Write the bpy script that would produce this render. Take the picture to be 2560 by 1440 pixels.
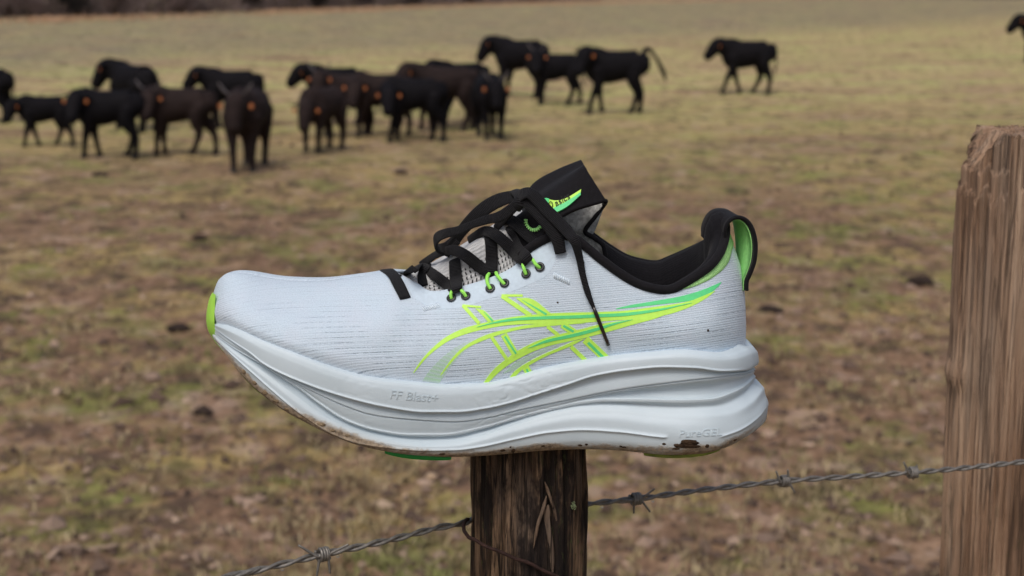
import bpy, math, random
import numpy as np
from mathutils import Vector, Matrix
from mathutils.bvhtree import BVHTree
R = math.radians
rnd = random.Random(7)
rs = np.random.RandomState(7)
scene = bpy.context.scene
for o in list(bpy.data.objects): bpy.data.objects.remove(o)

# ------------------------------------------------------------------ camera, sky, sun, exposure
H = 2.40                                   # lens above the field
PITCH = R(12.38)
FPX = 3517.0                               # focal length in pixels of a 2560 wide picture
cam_d = bpy.data.cameras.new('camera'); cam = bpy.data.objects.new('camera', cam_d)
scene.collection.objects.link(cam); scene.camera = cam
cam.location = (0, 0, H); cam.rotation_euler = (math.pi/2 - PITCH, 0, 0)
cam_d.sensor_width = 36; cam_d.lens = 36*FPX/2560
cam_d.clip_start = .02; cam_d.clip_end = 3000
cam_d.dof.use_dof = True; cam_d.dof.focus_distance = 0.762; cam_d.dof.aperture_fstop = 12.5
world = bpy.data.worlds.new('World'); scene.world = world; world.use_nodes = True
wn = world.node_tree; bg = wn.nodes['Background']
sky = wn.nodes.new('ShaderNodeTexSky'); sky.sky_type = 'NISHITA'; sky.sun_disc = False
SUN_EL, SUN_AZ = R(58), R(200)             # azimuth clockwise from +Y; behind the camera, a little left
sky.sun_elevation = SUN_EL; sky.sun_rotation = SUN_AZ
sky.air_density = 1.0; sky.dust_density = 6.0; sky.ozone_density = 1.0
wn.links.new(sky.outputs[0], bg.inputs[0]); bg.inputs[1].default_value = 0.11
sd = bpy.data.lights.new('sun', 'SUN'); sun = bpy.data.objects.new('sun', sd); scene.collection.objects.link(sun)
sd.energy = 1.1; sd.angle = R(28); sd.color = (1.0, .975, .94)
tosun = Vector((math.sin(SUN_AZ)*math.cos(SUN_EL), math.cos(SUN_AZ)*math.cos(SUN_EL), math.sin(SUN_EL)))
sun.rotation_euler = tosun.to_track_quat('Z', 'Y').to_euler(); sun.location = (0, 0, 20)
scene.view_settings.view_transform = 'Standard'; scene.view_settings.look = 'None'
scene.view_settings.gamma = 1; scene.view_settings.use_curve_mapping = False
scene.view_settings.exposure = 0.0
scene.render.engine = 'CYCLES'

# ------------------------------------------------------------------ helpers
SP, CP = math.sin(PITCH), math.cos(PITCH)
def ray(px, py):
    u = (np.asarray(px, float)-1280)/FPX; v = (720-np.asarray(py, float))/FPX
    return u, CP+v*SP, -SP+v*CP
def on_plane_y(px, py, Y):                  # a point at depth Y
    dx, dy, dz = ray(px, py); t = np.asarray(Y, float)/dy
    return np.stack(np.broadcast_arrays(dx*t, np.asarray(Y, float)+0*t, H+dz*t), -1)
def on_ground(px, py, z=0.):
    dx, dy, dz = ray(px, py); t = (z-H)/dz
    return float(dx*t), float(dy*t)

_perm = np.random.RandomState(3).permutation(256); _perm = np.concatenate([_perm, _perm, _perm])
_g3 = np.random.RandomState(4).normal(size=(256, 3)); _g3 /= np.linalg.norm(_g3, axis=1)[:, None]
def perlin(x, y, z=0.):
    x, y, z = np.broadcast_arrays(np.asarray(x, float), np.asarray(y, float), np.asarray(z, float))
    xi, yi, zi = np.floor(x).astype(int), np.floor(y).astype(int), np.floor(z).astype(int)
    xf, yf, zf = x-xi, y-yi, z-zi
    f = lambda t: t*t*t*(t*(t*6-15)+10)
    u, v, w = f(xf), f(yf), f(zf); out = 0
    for a in (0, 1):
        for b in (0, 1):
            for c in (0, 1):
                h = _perm[_perm[_perm[(xi+a) & 255]+((yi+b) & 255)]+((zi+c) & 255)]
                g = _g3[h]
                d = g[..., 0]*(xf-a)+g[..., 1]*(yf-b)+g[..., 2]*(zf-c)
                out = out+d*(u if a else 1-u)*(v if b else 1-v)*(w if c else 1-w)
    return out
def fbm(x, y, z=0., o=4):
    s, a = 0, 1.
    for i in range(o):
        s = s+a*perlin(x*2**i+i*17.3, y*2**i-i*9.1, z*2**i); a *= .5
    return s

def pchip(tab, x):                          # smooth monotone interpolation of a table of (x, value)
    t = np.array(tab, float); xs, ys = t[:, 0], t[:, 1]; x = np.clip(x, xs[0], xs[-1])
    h = np.diff(xs); d = np.diff(ys)/h; m = np.zeros(len(xs)); m[0], m[-1] = d[0], d[-1]
    for i in range(1, len(xs)-1):
        if d[i-1]*d[i] > 0:
            w1, w2 = 2*h[i]+h[i-1], h[i]+2*h[i-1]; m[i] = (w1+w2)/(w1/d[i-1]+w2/d[i])
    k = np.clip(np.searchsorted(xs, x)-1, 0, len(h)-1)
    s = (x-xs[k])/h[k]; s2, s3 = s*s, s*s*s
    return (2*s3-3*s2+1)*ys[k]+(s3-2*s2+s)*h[k]*m[k]+(-2*s3+3*s2)*ys[k+1]+(s3-s2)*h[k]*m[k+1]
def catmull(P, n, closed=False):            # n samples per span through the points P (k, dims)
    P = np.array(P, float)
    Q = np.vstack([2*P[0]-P[1], P, 2*P[-1]-P[-2]])
    out = []
    for i in range(len(P)-1):
        p0, p1, p2, p3 = Q[i], Q[i+1], Q[i+2], Q[i+3]
        for j in range(n):
            t = j/n
            out.append(.5*((2*p1)+(p2-p0)*t+(2*p0-5*p1+4*p2-p3)*t*t+(3*p1-p0-3*p2+p3)*t**3))
    out.append(P[-1]); return np.array(out)
def catat(P, s):                            # catmull value at parameter(s) s in 0..k-1
    P = np.array(P, float); Q = np.concatenate([[2*P[0]-P[1]], P, [2*P[-1]-P[-2]]])
    s = np.clip(np.asarray(s, float), 0, len(P)-1); i = np.minimum(s.astype(int), len(P)-2); t = s-i
    t = t.reshape(t.shape+(1,)*(P.ndim-1)); p0, p1, p2, p3 = Q[i], Q[i+1], Q[i+2], Q[i+3]
    return .5*((2*p1)+(p2-p0)*t+(2*p0-5*p1+4*p2-p3)*t*t+(3*p1-p0-3*p2+p3)*t**3)
def resample(P, n):
    P = np.array(P, float); d = np.r_[0, np.cumsum(np.linalg.norm(np.diff(P, axis=0), axis=1))]
    q = np.linspace(0, d[-1], n); return np.stack([np.interp(q, d, P[:, i]) for i in range(P.shape[1])], 1)

def tag(o, label=None, cat=None, group=None, kind=None, category=None):
    cat = cat or category
    if label: o['label'] = label
    if cat: o['category'] = cat
    if group: o['group'] = group
    if kind: o['kind'] = kind
    return o
def empty(name, loc, rz=0, **k):
    o = bpy.data.objects.new(name, None); scene.collection.objects.link(o)
    o.location = loc; o.rotation_euler = (0, 0, rz); o.empty_display_size = .05
    return tag(o, **k)
def wloc(o):
    v = Vector((0, 0, 0))
    while o: v += o.location; o = o.parent
    return v
def mesh(name, verts, faces, mat, parent=None, uv=None, smooth=True, local=False, attrs=None, fmat=None, **k):
    """one mesh object; verts are world coordinates unless local, and are stored relative to the parent"""
    v = np.array(verts, float)
    if parent is not None and not local: v = v-np.array(wloc(parent))
    me = bpy.data.meshes.new(name)
    faces = np.asarray(faces) if not isinstance(faces, list) else faces
    me.from_pydata(v.tolist(), [], faces.tolist() if isinstance(faces, np.ndarray) else faces)
    for m in (mat if isinstance(mat, (list, tuple)) else [mat]): me.materials.append(m)
    if uv is not None:
        l = me.uv_layers.new(name='UVMap'); idx = np.empty(len(me.loops), np.int32); me.loops.foreach_get('vertex_index', idx)
        l.data.foreach_set('uv', np.array(uv, np.float32)[idx].ravel())
    for an, av in (attrs or {}).items():
        a = me.attributes.new(an, 'FLOAT', 'POINT'); a.data.foreach_set('value', np.array(av, np.float32))
    if fmat is not None: me.polygons.foreach_set('material_index', np.array(fmat, np.int32))
    if smooth: me.shade_smooth()
    me.update()
    o = bpy.data.objects.new(name, me); scene.collection.objects.link(o)
    if parent is not None: o.parent = parent
    return tag(o, **k)
def gfaces(nr, nc, closed=False, flip=False, off=0):
    r = np.arange(nr-1)[:, None]; c = np.arange(nc if closed else nc-1)[None, :]
    a = r*nc+c; b = r*nc+(c+1) % nc; f = np.stack([a, b, b+nc, a+nc], -1).reshape(-1, 4)+off
    return f[:, ::-1] if flip else f
def norm(v): return v/np.maximum(np.linalg.norm(v, axis=-1, keepdims=True), 1e-12)
def ribbon_geo(C, N, width, thick, nphi=12, n=2.6, caps=True):
    """a flat band along the points C, its face turned to N"""
    C = np.array(C, float); T = norm(np.gradient(C, axis=0)); N = np.array(N, float)
    N = norm(N-(N*T).sum(1, keepdims=True)*T); W = np.cross(T, N)
    ph = np.linspace(0, 2*math.pi, nphi, endpoint=False)
    cx = np.sign(np.cos(ph))*np.abs(np.cos(ph))**(2/n); cy = np.sign(np.sin(ph))*np.abs(np.sin(ph))**(2/n)
    w = np.broadcast_to(np.asarray(width, float), (len(C),))/2; t = np.broadcast_to(np.asarray(thick, float), (len(C),))/2
    V = C[:, None]+W[:, None]*(w[:, None]*cx)[..., None]+N[:, None]*(t[:, None]*cy)[..., None]
    d = np.r_[0, np.cumsum(np.linalg.norm(np.diff(C, axis=0), axis=1))]
    uv = np.stack([np.repeat(d[:, None], nphi, 1)*100, np.repeat(cx[None], len(C), 0)], -1).reshape(-1, 2)
    F = [list(f) for f in gfaces(len(C), nphi, True)]
    if caps: F += [list(range(nphi))[::-1], [(len(C)-1)*nphi+i for i in range(nphi)]]
    return V.reshape(-1, 3), F, uv
def tube_geo(C, rad, nphi=8, caps=True):
    C = np.array(C, float); T = norm(np.gradient(C, axis=0))
    n = np.array([0.03, 0.02, 1.]); N = []
    if abs(T[0] @ n) > .9: n = np.array([1., 0.05, 0])
    for t in T:
        n = n-(n@t)*t; n = n/np.linalg.norm(n); N.append(n)
    N = np.array(N); W = np.cross(T, N); ph = np.linspace(0, 2*math.pi, nphi, endpoint=False)
    r = np.broadcast_to(np.asarray(rad, float), (len(C),))
    V = C[:, None]+(W[:, None]*np.cos(ph)[None, :, None]+N[:, None]*np.sin(ph)[None, :, None])*r[:, None, None]
    F = [list(f) for f in gfaces(len(C), nphi, True)]
    if caps: F += [list(range(nphi))[::-1], [(len(C)-1)*nphi+i for i in range(nphi)]]
    d = np.r_[0, np.cumsum(np.linalg.norm(np.diff(C, axis=0), axis=1))]
    uv = np.stack([np.repeat(d[:, None], nphi, 1)*100, np.repeat(ph[None], len(C), 0)], -1).reshape(-1, 2)
    return V.reshape(-1, 3), F, uv
def merge(*gs):
    V, F, U, k = [], [], [], 0
    for g in gs:
        V.append(g[0]); F += [[i+k for i in f] for f in g[1]]; k += len(g[0])
        if len(g) > 2: U.append(g[2])
    return (np.concatenate(V), F)+((np.concatenate(U),) if U else ())

# ------------------------------------------------------------------ materials
class NT:
    def __init__(s, name, rough=.6, spec=.5):
        s.m = bpy.data.materials.new(name); s.m.use_nodes = True; s.t = s.m.node_tree
        s.b = s.t.nodes['Principled BSDF']; s.b.inputs['Roughness'].default_value = rough
        s.b.inputs['Specular IOR Level'].default_value = spec
    def n(s, ty, **k):
        nd = s.t.nodes.new(ty)
        for a, b in k.items(): setattr(nd, a, b)
        return nd
    def l(s, a, b): s.t.links.new(a, b)
    def coord(s, what='Object'): return s.n('ShaderNodeTexCoord').outputs[what]
    def uv(s): return s.coord('UV')
    def attr(s, name): return s.n('ShaderNodeAttribute', attribute_name=name).outputs['Fac']
    def mapping(s, v, scale=(1, 1, 1), rot=(0, 0, 0), loc=(0, 0, 0)):
        m = s.n('ShaderNodeMapping'); s.l(v, m.inputs[0]); m.inputs['Scale'].default_value = scale
        m.inputs['Rotation'].default_value = rot; m.inputs['Location'].default_value = loc; return m.outputs[0]
    def noise(s, v, scale, detail=4, rough=.6, dist=0., out='Fac'):
        m = s.n('ShaderNodeTexNoise'); s.l(v, m.inputs['Vector']); m.inputs['Scale'].default_value = scale
        m.inputs['Detail'].default_value = detail; m.inputs['Roughness'].default_value = rough; m.inputs['Distortion'].default_value = dist
        return m.outputs[out]
    def math(s, op, a, b=None, c=None, clamp=False):
        m = s.n('ShaderNodeMath', operation=op, use_clamp=clamp)
        for i, x in enumerate((a, b, c)):
            if x is None: continue
            if isinstance(x, (int, float)): m.inputs[i].default_value = x
            else: s.l(x, m.inputs[i])
        return m.outputs[0]
    def ramp(s, f, stops, interp='LINEAR'):
        r = s.n('ShaderNodeValToRGB'); s.l(f, r.inputs[0]); e = r.color_ramp.elements; r.color_ramp.interpolation = interp
        while len(e) < len(stops): e.new(.5)
        for i, (p, c) in enumerate(stops):
            e[i].position = p; e[i].color = (c, c, c, 1) if isinstance(c, (int, float)) else tuple(c)+(1,)
        return r.outputs[0]
    def mix(s, f, a, b, mode='MIX'):
        m = s.n('ShaderNodeMix', data_type='RGBA', blend_type=mode)
        for i, x in ((0, f), (6, a), (7, b)):
            if isinstance(x, (int, float)): m.inputs[i].default_value = x
            elif isinstance(x, (tuple, list)): m.inputs[i].default_value = tuple(x)+(1,)
            else: s.l(x, m.inputs[i])
        return m.outputs[2]
    def sep(s, v):
        m = s.n('ShaderNodeSeparateXYZ'); s.l(v, m.inputs[0]); return m.outputs
    def col(s, c):
        if isinstance(c, (tuple, list)): s.b.inputs['Base Color'].default_value = tuple(c)+(1,)
        else: s.l(c, s.b.inputs['Base Color'])
        return s
    def bump(s, h, strength=.3, dist=.001, prev=None):
        m = s.n('ShaderNodeBump'); m.inputs['Strength'].default_value = strength; m.inputs['Distance'].default_value = dist
        s.l(h, m.inputs['Height'])
        if prev is not None: s.l(prev, m.inputs['Normal'])
        s.l(m.outputs[0], s.b.inputs['Normal']); return m.outputs[0]

PALE = (.535, .645, .745)
def mat_knit():
    t = NT('knit_pale', .85, .25); uv = t.uv(); x, y, _ = t.sep(uv)          # uv in hundredths: u along the shoe, v along the knit rows
    fr = t.math('FRACT', t.math('MULTIPLY', y, 100/13.))
    line = t.ramp(t.math('ABSOLUTE', t.math('SUBTRACT', fr, .5)), [(.0, 1), (.05, .9), (.12, 0)])
    big = t.ramp(t.noise(t.mapping(uv, (.55, 1.3, 1)), 1.6, 2), [(.40, 0), (.56, 1)])
    dash = t.ramp(t.noise(t.mapping(uv, (14, 2.2, 1)), 1., 1), [(.42, .3), (.55, 1)])
    perf = t.math('MULTIPLY', t.math('MULTIPLY', t.math('MULTIPLY', line, big), dash), t.ramp(t.math('MULTIPLY', y, .1), [(.74, .25), (.86, 1)]))
    sp = t.noise(t.mapping(uv, (30, 42, 1)), 1., 2, .7)
    base = t.ramp(sp, [(.30, (.44, .54, .635)), (.5, PALE), (.72, (.60, .71, .81))])
    base = t.mix(t.math('MULTIPLY', t.ramp(t.noise(uv, 1.3, 3), [(.4, 0), (.7, 1)]), .25), base, (.60, .62, .72))
    t.col(t.mix(t.math('MULTIPLY', perf, .70), base, (.18, .24, .31)))
    rib = t.math('SINE', t.math('MULTIPLY', y, 2*math.pi*100/5.6))
    hgt = t.math('ADD', t.math('MULTIPLY', rib, .25), t.math('ADD', t.math('MULTIPLY', sp, 1.2), t.math('MULTIPLY', perf, -1.6)))
    t.bump(hgt, .42, .0004); t.b.inputs['Sheen Weight'].default_value = .25
    return t.m
def mat_foam():
    t = NT('foam_pale', .52, .35); p = t.coord(); d = t.attr('dirt')
    n1 = t.noise(t.mapping(p, (60, 60, 110)), 1., 5, .7); n2 = t.noise(p, 420, 3, .7)
    m = t.math('ADD', t.math('MULTIPLY', d, 1.1), t.math('MULTIPLY', t.math('SUBTRACT', n1, .5), 2.0))
    m = t.math('ADD', m, t.math('MULTIPLY', t.math('SUBTRACT', n2, .5), .5))
    mask = t.ramp(m, [(.52, 0), (.74, .55), (1.1, .95)])
    clean = t.ramp(t.noise(p, 35, 3), [(.3, (.51, .605, .665)), (.7, (.56, .655, .72))])
    film = t.mix(t.math('MULTIPLY', t.ramp(d, [(.1, 0), (.8, .6)]), 1.), clean, (.40, .39, .35))
    t.col(t.mix(mask, film, t.ramp(n2, [(.35, (.13, .09, .055)), (.65, (.34, .27, .19))])))
    t.l(t.ramp(mask, [(0, .5), (1, .95)]), t.b.inputs['Roughness'])
    b = t.bump(t.noise(p, 900, 2), .10, .0004)
    t.bump(t.math('MULTIPLY', mask, t.noise(p, 700, 3)), .7, .0008, b)
    t.b.inputs['Subsurface Weight'].default_value = .0
    return t.m
def mat_plain(name, c, rough=.6, spec=.4, bs=0, bsc=300, bd=.0004, vary=.12, sheen=0):
    t = NT(name, rough, spec); p = t.coord(); n = t.noise(p, bsc*.3, 4)
    t.col(t.ramp(n, [(.3, tuple(x*(1-vary) for x in c)), (.7, tuple(min(1, x*(1+vary)) for x in c))]))
    if bs: t.bump(t.noise(p, bsc, 3), bs, bd)
    t.b.inputs['Sheen Weight'].default_value = sheen
    return t.m
def mat_lace():
    t = NT('lace_black', .8, .25); x, y, _ = t.sep(t.uv())
    n = t.noise(t.coord(), 900, 2)
    t.col(t.ramp(n, [(.3, (.0035, .0035, .0045)), (.75, (.010, .010, .013))]))
    t.bump(t.math('ADD', t.math('SINE', t.math('MULTIPLY', x, 2*math.pi/.085)), n), .6, .0004)
    t.b.inputs['Sheen Weight'].default_value = .05
    return t.m
def mat_lining():
    t = NT('lining_black', .9, .2); x, y, _ = t.sep(t.uv())
    n = t.noise(t.coord(), 1100, 3)
    t.col(t.ramp(n, [(.3, (.0035, .0035, .005)), (.75, (.010, .0095, .013))]))
    t.bump(t.math('ADD', t.math('MULTIPLY', t.math('SINE', t.math('MULTIPLY', y, 2*math.pi*14)), .25), n), .5, .0004)
    t.b.inputs['Sheen Weight'].default_value = .05
    return t.m
def mat_tongue():
    # u: along the tongue (stations), v: 0 lateral edge .. 1 medial edge
    t = NT('tongue_knit', .9, .2); uv = t.uv(); x, y, _ = t.sep(uv)
    ff = t.math('FRACT', t.math('MULTIPLY', x, 9.0))
    zig = t.math('MULTIPLY', t.math('ABSOLUTE', t.math('SUBTRACT', t.math('FRACT', t.math('MULTIPLY', y, 34.)), .5)), .42)
    bars = t.ramp(t.math('ABSOLUTE', t.math('SUBTRACT', ff, t.math('ADD', .38, zig))), [(.0, 1), (.13, 1), (.2, 0)])
    n = t.noise(t.mapping(uv, (8, 60, 1)), 1., 2)
    white = t.ramp(n, [(.3, (.46, .47, .48)), (.7, (.62, .64, .65))])
    low = t.math('MULTIPLY', t.ramp(y, [(.15, 1), (.16, 0)]), t.ramp(t.math('FRACT', t.math('MULTIPLY', y, 42.)), [(.60, 1), (.72, .15)]))                     # the patterned side panel
    hem = t.ramp(t.math('ABSOLUTE', t.math('SUBTRACT', y, .425)), [(.008, 1), (.014, 0)])
    hem = t.math('MULTIPLY', hem, t.ramp(t.math('FRACT', t.math('MULTIPLY', x, 8)), [(.45, 0), (.55, 1)]))
    c = t.mix(t.math('MULTIPLY', bars, low), white, (.012, .012, .015))
    c = t.mix(hem, c, (.012, .012, .015))
    blk = t.ramp(x, [(.0, 0), (1., 1)])
    t.col(c)
    t.bump(t.math('ADD', n, t.math('SINE', t.math('MULTIPLY', y, 260.))), .4, .0005)
    return t.m
def mat_wood(name, cols, sx=70, sz=3.2, dark=(.012, .008, .006), crack=(.40, .50), moss=.25, grey=(.16, .14, .12), rough=.85, br=1., cw=.9, blot=0.):
    t = NT(name, rough, .3); p = t.coord()
    g1 = t.noise(t.mapping(p, (sx, sx, sz)), 1., 7, .65, .3)
    g2 = t.noise(t.mapping(p, (sx*2.6, sx*2.6, sz*2.)), 1., 5, .7, .2)
    g3 = t.noise(t.mapping(p, (sx*.35, sx*.35, sz*1.2)), 1., 4, .6)
    g4 = t.noise(t.mapping(p, (sx*4, sx*4, sx*1.3)), 1., 3, .7)
    c = t.ramp(g1, [(.36, cols[0]), (.46, cols[1]), (.55, cols[2]), (.68, cols[3])])
    c = t.mix(t.ramp(g3, [(.48, 0), (.66, .7)]), c, grey)
    c = t.mix(t.ramp(g2, [(crack[0]-.10, 1), (crack[0], 0)]), c, dark)
    if blot: c = t.mix(t.math('MULTIPLY', t.ramp(t.noise(t.mapping(p, (sx*.45, sx*.45, sz*2.4), (0, 0, 0), (1, 8, 2)), 1., 5, .65), [(.42, 1), (.50, 0)]), blot), c, (.008, .005, .005))
    g5 = t.noise(t.mapping(p, (sx*1.5, sx*1.5, sz*.8), (0, 0, 0), (3, 1, 7)), 1., 3, .55, .15)
    c = t.mix(t.math('MULTIPLY', t.ramp(t.math('ABSOLUTE', t.math('SUBTRACT', g5, .5)), [(.008, 1), (.035, 0)]), cw), c, dark)
    c = t.mix(t.math('MULTIPLY', t.ramp(g4, [(.56, 0), (.66, 1)]), t.math('MULTIPLY', t.ramp(g3, [(.35, 1), (.5, 0)]), moss)), c, (.05, .06, .02))
    t.col(c)
    hh = t.math('ADD', g1, t.math('ADD', t.math('MULTIPLY', g2, .7), t.math('MULTIPLY', g4, .25)))
    t.bump(hh, .8*br, .004)
    return t.m
M = {}
M['knit'] = mat_knit(); M['foam'] = mat_foam(); M['lace'] = mat_lace(); M['lining'] = mat_lining(); M['tongue'] = mat_tongue()
M['black'] = mat_plain('binding_black', (.0065, .006, .008), .85, .2, .5, 1500, .0004, .3, .05)
M['overlay'] = mat_plain('overlay_pale', (.545, .66, .765), .7, .2, .3, 1500, .0002, .06)
M['lime'] = mat_plain('lime_print', (.54, .93, .125), .5, .35, .2, 1200, .0002, .05)
M['teal'] = mat_plain('teal_print', (.12, .72, .27), .5, .35, .2, 1200, .0002, .06)
M['limecloth'] = mat_plain('lime_cloth', (.37, .82, .27), .9, .2, .5, 1600, .0004, .08)
M['limerubber'] = mat_plain('lime_rubber', (.42, .82, .10), .45, .4, .2, 700, .0003, .06)
M['muddylime'] = mat_plain('muddy_lime_rubber', (.20, .26, .055), .7, .3, .4, 300, .0005, .45)
M['greenrubber'] = mat_plain('green_rubber', (.02, .32, .06), .5, .4, .3, 500, .0004, .15)
M['cord'] = mat_plain('lime_cord', (.36, .90, .14), .7, .3, .4, 2000, .0003, .06)
M['eyelet'] = mat_plain('eyelet_black', (.014, .017, .02), .35, .5, .1, 900, .0002, .1)
M['aglet'] = mat_plain('aglet_brown', (.020, .012, .010), .18, .6, .1, 300, .0003, .2)
M['mud'] = mat_plain('mud', (.055, .034, .02), .95, .2, 1., 900, .001, .5)
M['mudlight'] = mat_plain('dry_mud', (.22, .165, .105), .95, .2, 1., 900, .001, .4)
M['greyloop'] = mat_plain('grey_terry', (.56, .57, .55), .95, .15, 1., 1500, .0008, .35)
M['thread'] = mat_plain('pale_thread', (.66, .76, .84), .8, .2, .5, 2000, .0003, .08)
M['wire'] = mat_plain('galvanised_wire', (.20, .19, .175), .5, .5, .5, 900, .0003, .35)
M['wire'].node_tree.nodes['Principled BSDF'].inputs['Metallic'].default_value = .45
M['rust'] = mat_plain('rusty_wire', (.030, .014, .011), .8, .3, .8, 1100, .0005, .6)
M['drop'] = mat_plain('water', (.9, .95, 1.), .02, .5, 0, 100, .001, 0)
M['drop'].node_tree.nodes['Principled BSDF'].inputs['Transmission Weight'].default_value = 1.
M['drop'].node_tree.nodes['Principled BSDF'].inputs['IOR'].default_value = 1.33
M['wood'] = mat_wood('weathered_wood_dark', [(.006, .004, .003), (.050, .030, .018), (.15, .095, .058), (.34, .22, .13)], 95, 7., crack=(.47, .5), moss=.8, grey=(.19, .14, .105), blot=.9)
M['wood2'] = mat_wood('weathered_wood_brown', [(.15, .092, .058), (.27, .168, .108), (.36, .24, .16), (.48, .35, .25)], 60, 3.0, dark=(.035, .024, .02), crack=(.40, .5), moss=.5, grey=(.29, .225, .172), br=1., cw=.55)

# ------------------------------------------------------------------ the ground
def ground_z(x, y):
    """field at 0; a low bank carries the fence the camera stands at"""
    x, y = np.asarray(x, float), np.asarray(y, float)
    bank = .88*(1/(1+np.exp((y-2.9)*2.6)))
    n = .055*fbm(x*.55, y*.55, 1.7, 3)+.040*fbm(x*2.3, y*2.3, 4.2, 3)+.25*perlin(x*.06, y*.06, 9.)*np.clip((y-12)/30, 0, 1)
    fine = .030*fbm(x*8., y*8., 2.2, 3)*np.clip((26-y)/18, 0, 1)
    return bank+n+fine
def build_ground():
    d = [0.]; r = .25
    while r < 900: d.append(r); r *= 1.0125
    d.append(1400.)
    d = np.array(d)
    a = np.r_[np.arange(-180, -32, 6.), np.arange(-32, 32, .16), np.arange(32, 180, 6.)]
    a = np.radians(a)
    X = d[:, None]*np.sin(a)[None]; Y = d[:, None]*np.cos(a)[None]
    Z = ground_z(X, Y); Z = np.where(d[:, None] < 200, Z, 0)
    V = np.stack([X, Y, Z], -1).reshape(-1, 3)
    t = NT('pasture', .95, .15); p = t.n('ShaderNodeNewGeometry').outputs['Position']; _, py, _ = t.sep(p)
    far = t.math('MULTIPLY', t.math('SUBTRACT', py, 5.), 1/22., clamp=True)
    nA = t.noise(p, .55, 5, .65); nF = t.noise(t.mapping(p, (1, 1, 1), (0, 0, 0), (5, 9, 1)), 3.6, 3, .6); nB = t.noise(p, 2.6, 5, .7); nC = t.noise(p, 9., 5, .75, .4); nD = t.noise(t.mapping(p, (1, 1, 1), (0, 0, 0), (31, 7, 3)), 1.25, 5, .7); nE = t.noise(p, 38., 4, .8)
    soil = t.ramp(nC, [(.28, (.060, .036, .024)), (.42, (.155, .094, .060)), (.55, (.265, .165, .105)), (.72, (.39, .27, .195))])
    straw = t.ramp(nC, [(.28, (.17, .115, .048)), (.5, (.35, .258, .108)), (.72, (.50, .385, .185))])
    green = t.ramp(nC, [(.3, (.085, .10, .028)), (.55, (.185, .215, .05)), (.75, (.27, .33, .075))])
    sf = t.ramp(t.math('ADD', t.math('ADD', t.math('MULTIPLY', nB, .6), t.math('MULTIPLY', nA, .4)), t.math('MULTIPLY', far, .13)), [(.50, 0), (.58, 1)])
    bigp = t.noise(t.mapping(p, (1, 1.6, 1), (0, 0, 0), (13, 4, 2)), .33, 3, .6)
    sf = t.math('MULTIPLY', sf, t.ramp(bigp, [(.42, .15), (.54, 1)]))
    c = t.mix(sf, soil, straw)
    gm = t.ramp(t.math('ADD', t.math('MULTIPLY', nD, .75), t.math('MULTIPLY', nB, .25)), [(.50, 0), (.60, .75)])
    c = t.mix(gm, c, green)
    # the far side of the field is paler, drier grass with duller bands towards the wood
    pale = t.ramp(t.noise(t.mapping(p, (.28, 1., 1)), .8, 5, .65), [(.34, (.22, .155, .085)), (.43, (.44, .31, .18)), (.51, (.50, .41, .19)), (.59, (.41, .42, .15)), (.72, (.62, .50, .27))])
    pm = t.math('MULTIPLY', t.math('SUBTRACT', py, 15.), 1/18., clamp=True)
    c = t.mix(t.math('MULTIPLY', pm, t.ramp(nA, [(.25, .6), (.5, .95)])), c, pale)
    wood = t.math('MULTIPLY', t.math('SUBTRACT', t.math('SUBTRACT', py, 46.), t.math('MULTIPLY', t.sep(p)[0], 1.2)), 1/14., clamp=True)
    c = t.mix(t.math('MULTIPLY', wood, t.ramp(nA, [(.35, .2), (.6, .8)])), c, (.21, .185, .13))
    c = t.mix(t.ramp(nE, [(.35, .25), (.5, 0)]), c, (.05, .038, .03))
    c = t.mix(t.ramp(nE, [(.58, 0), (.72, .35)]), c, (.38, .30, .19))
    c = t.mix(t.ramp(nF, [(.36, .75), (.47, 0)]), c, (.062, .044, .034))
    c = t.mix(t.ramp(nF, [(.56, 0), (.68, .55)]), c, (.42, .31, .24))
    t.col(c); t.bump(t.math('ADD', t.math('MULTIPLY', nC, 1.), t.math('MULTIPLY', nE, .4)), .6, .04)
    mesh('ground', V, gfaces(len(d), len(a), True, flip=True), t.m, kind='structure', label='brown and straw coloured winter pasture with trampled soil and green patches')
build_ground()

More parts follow.
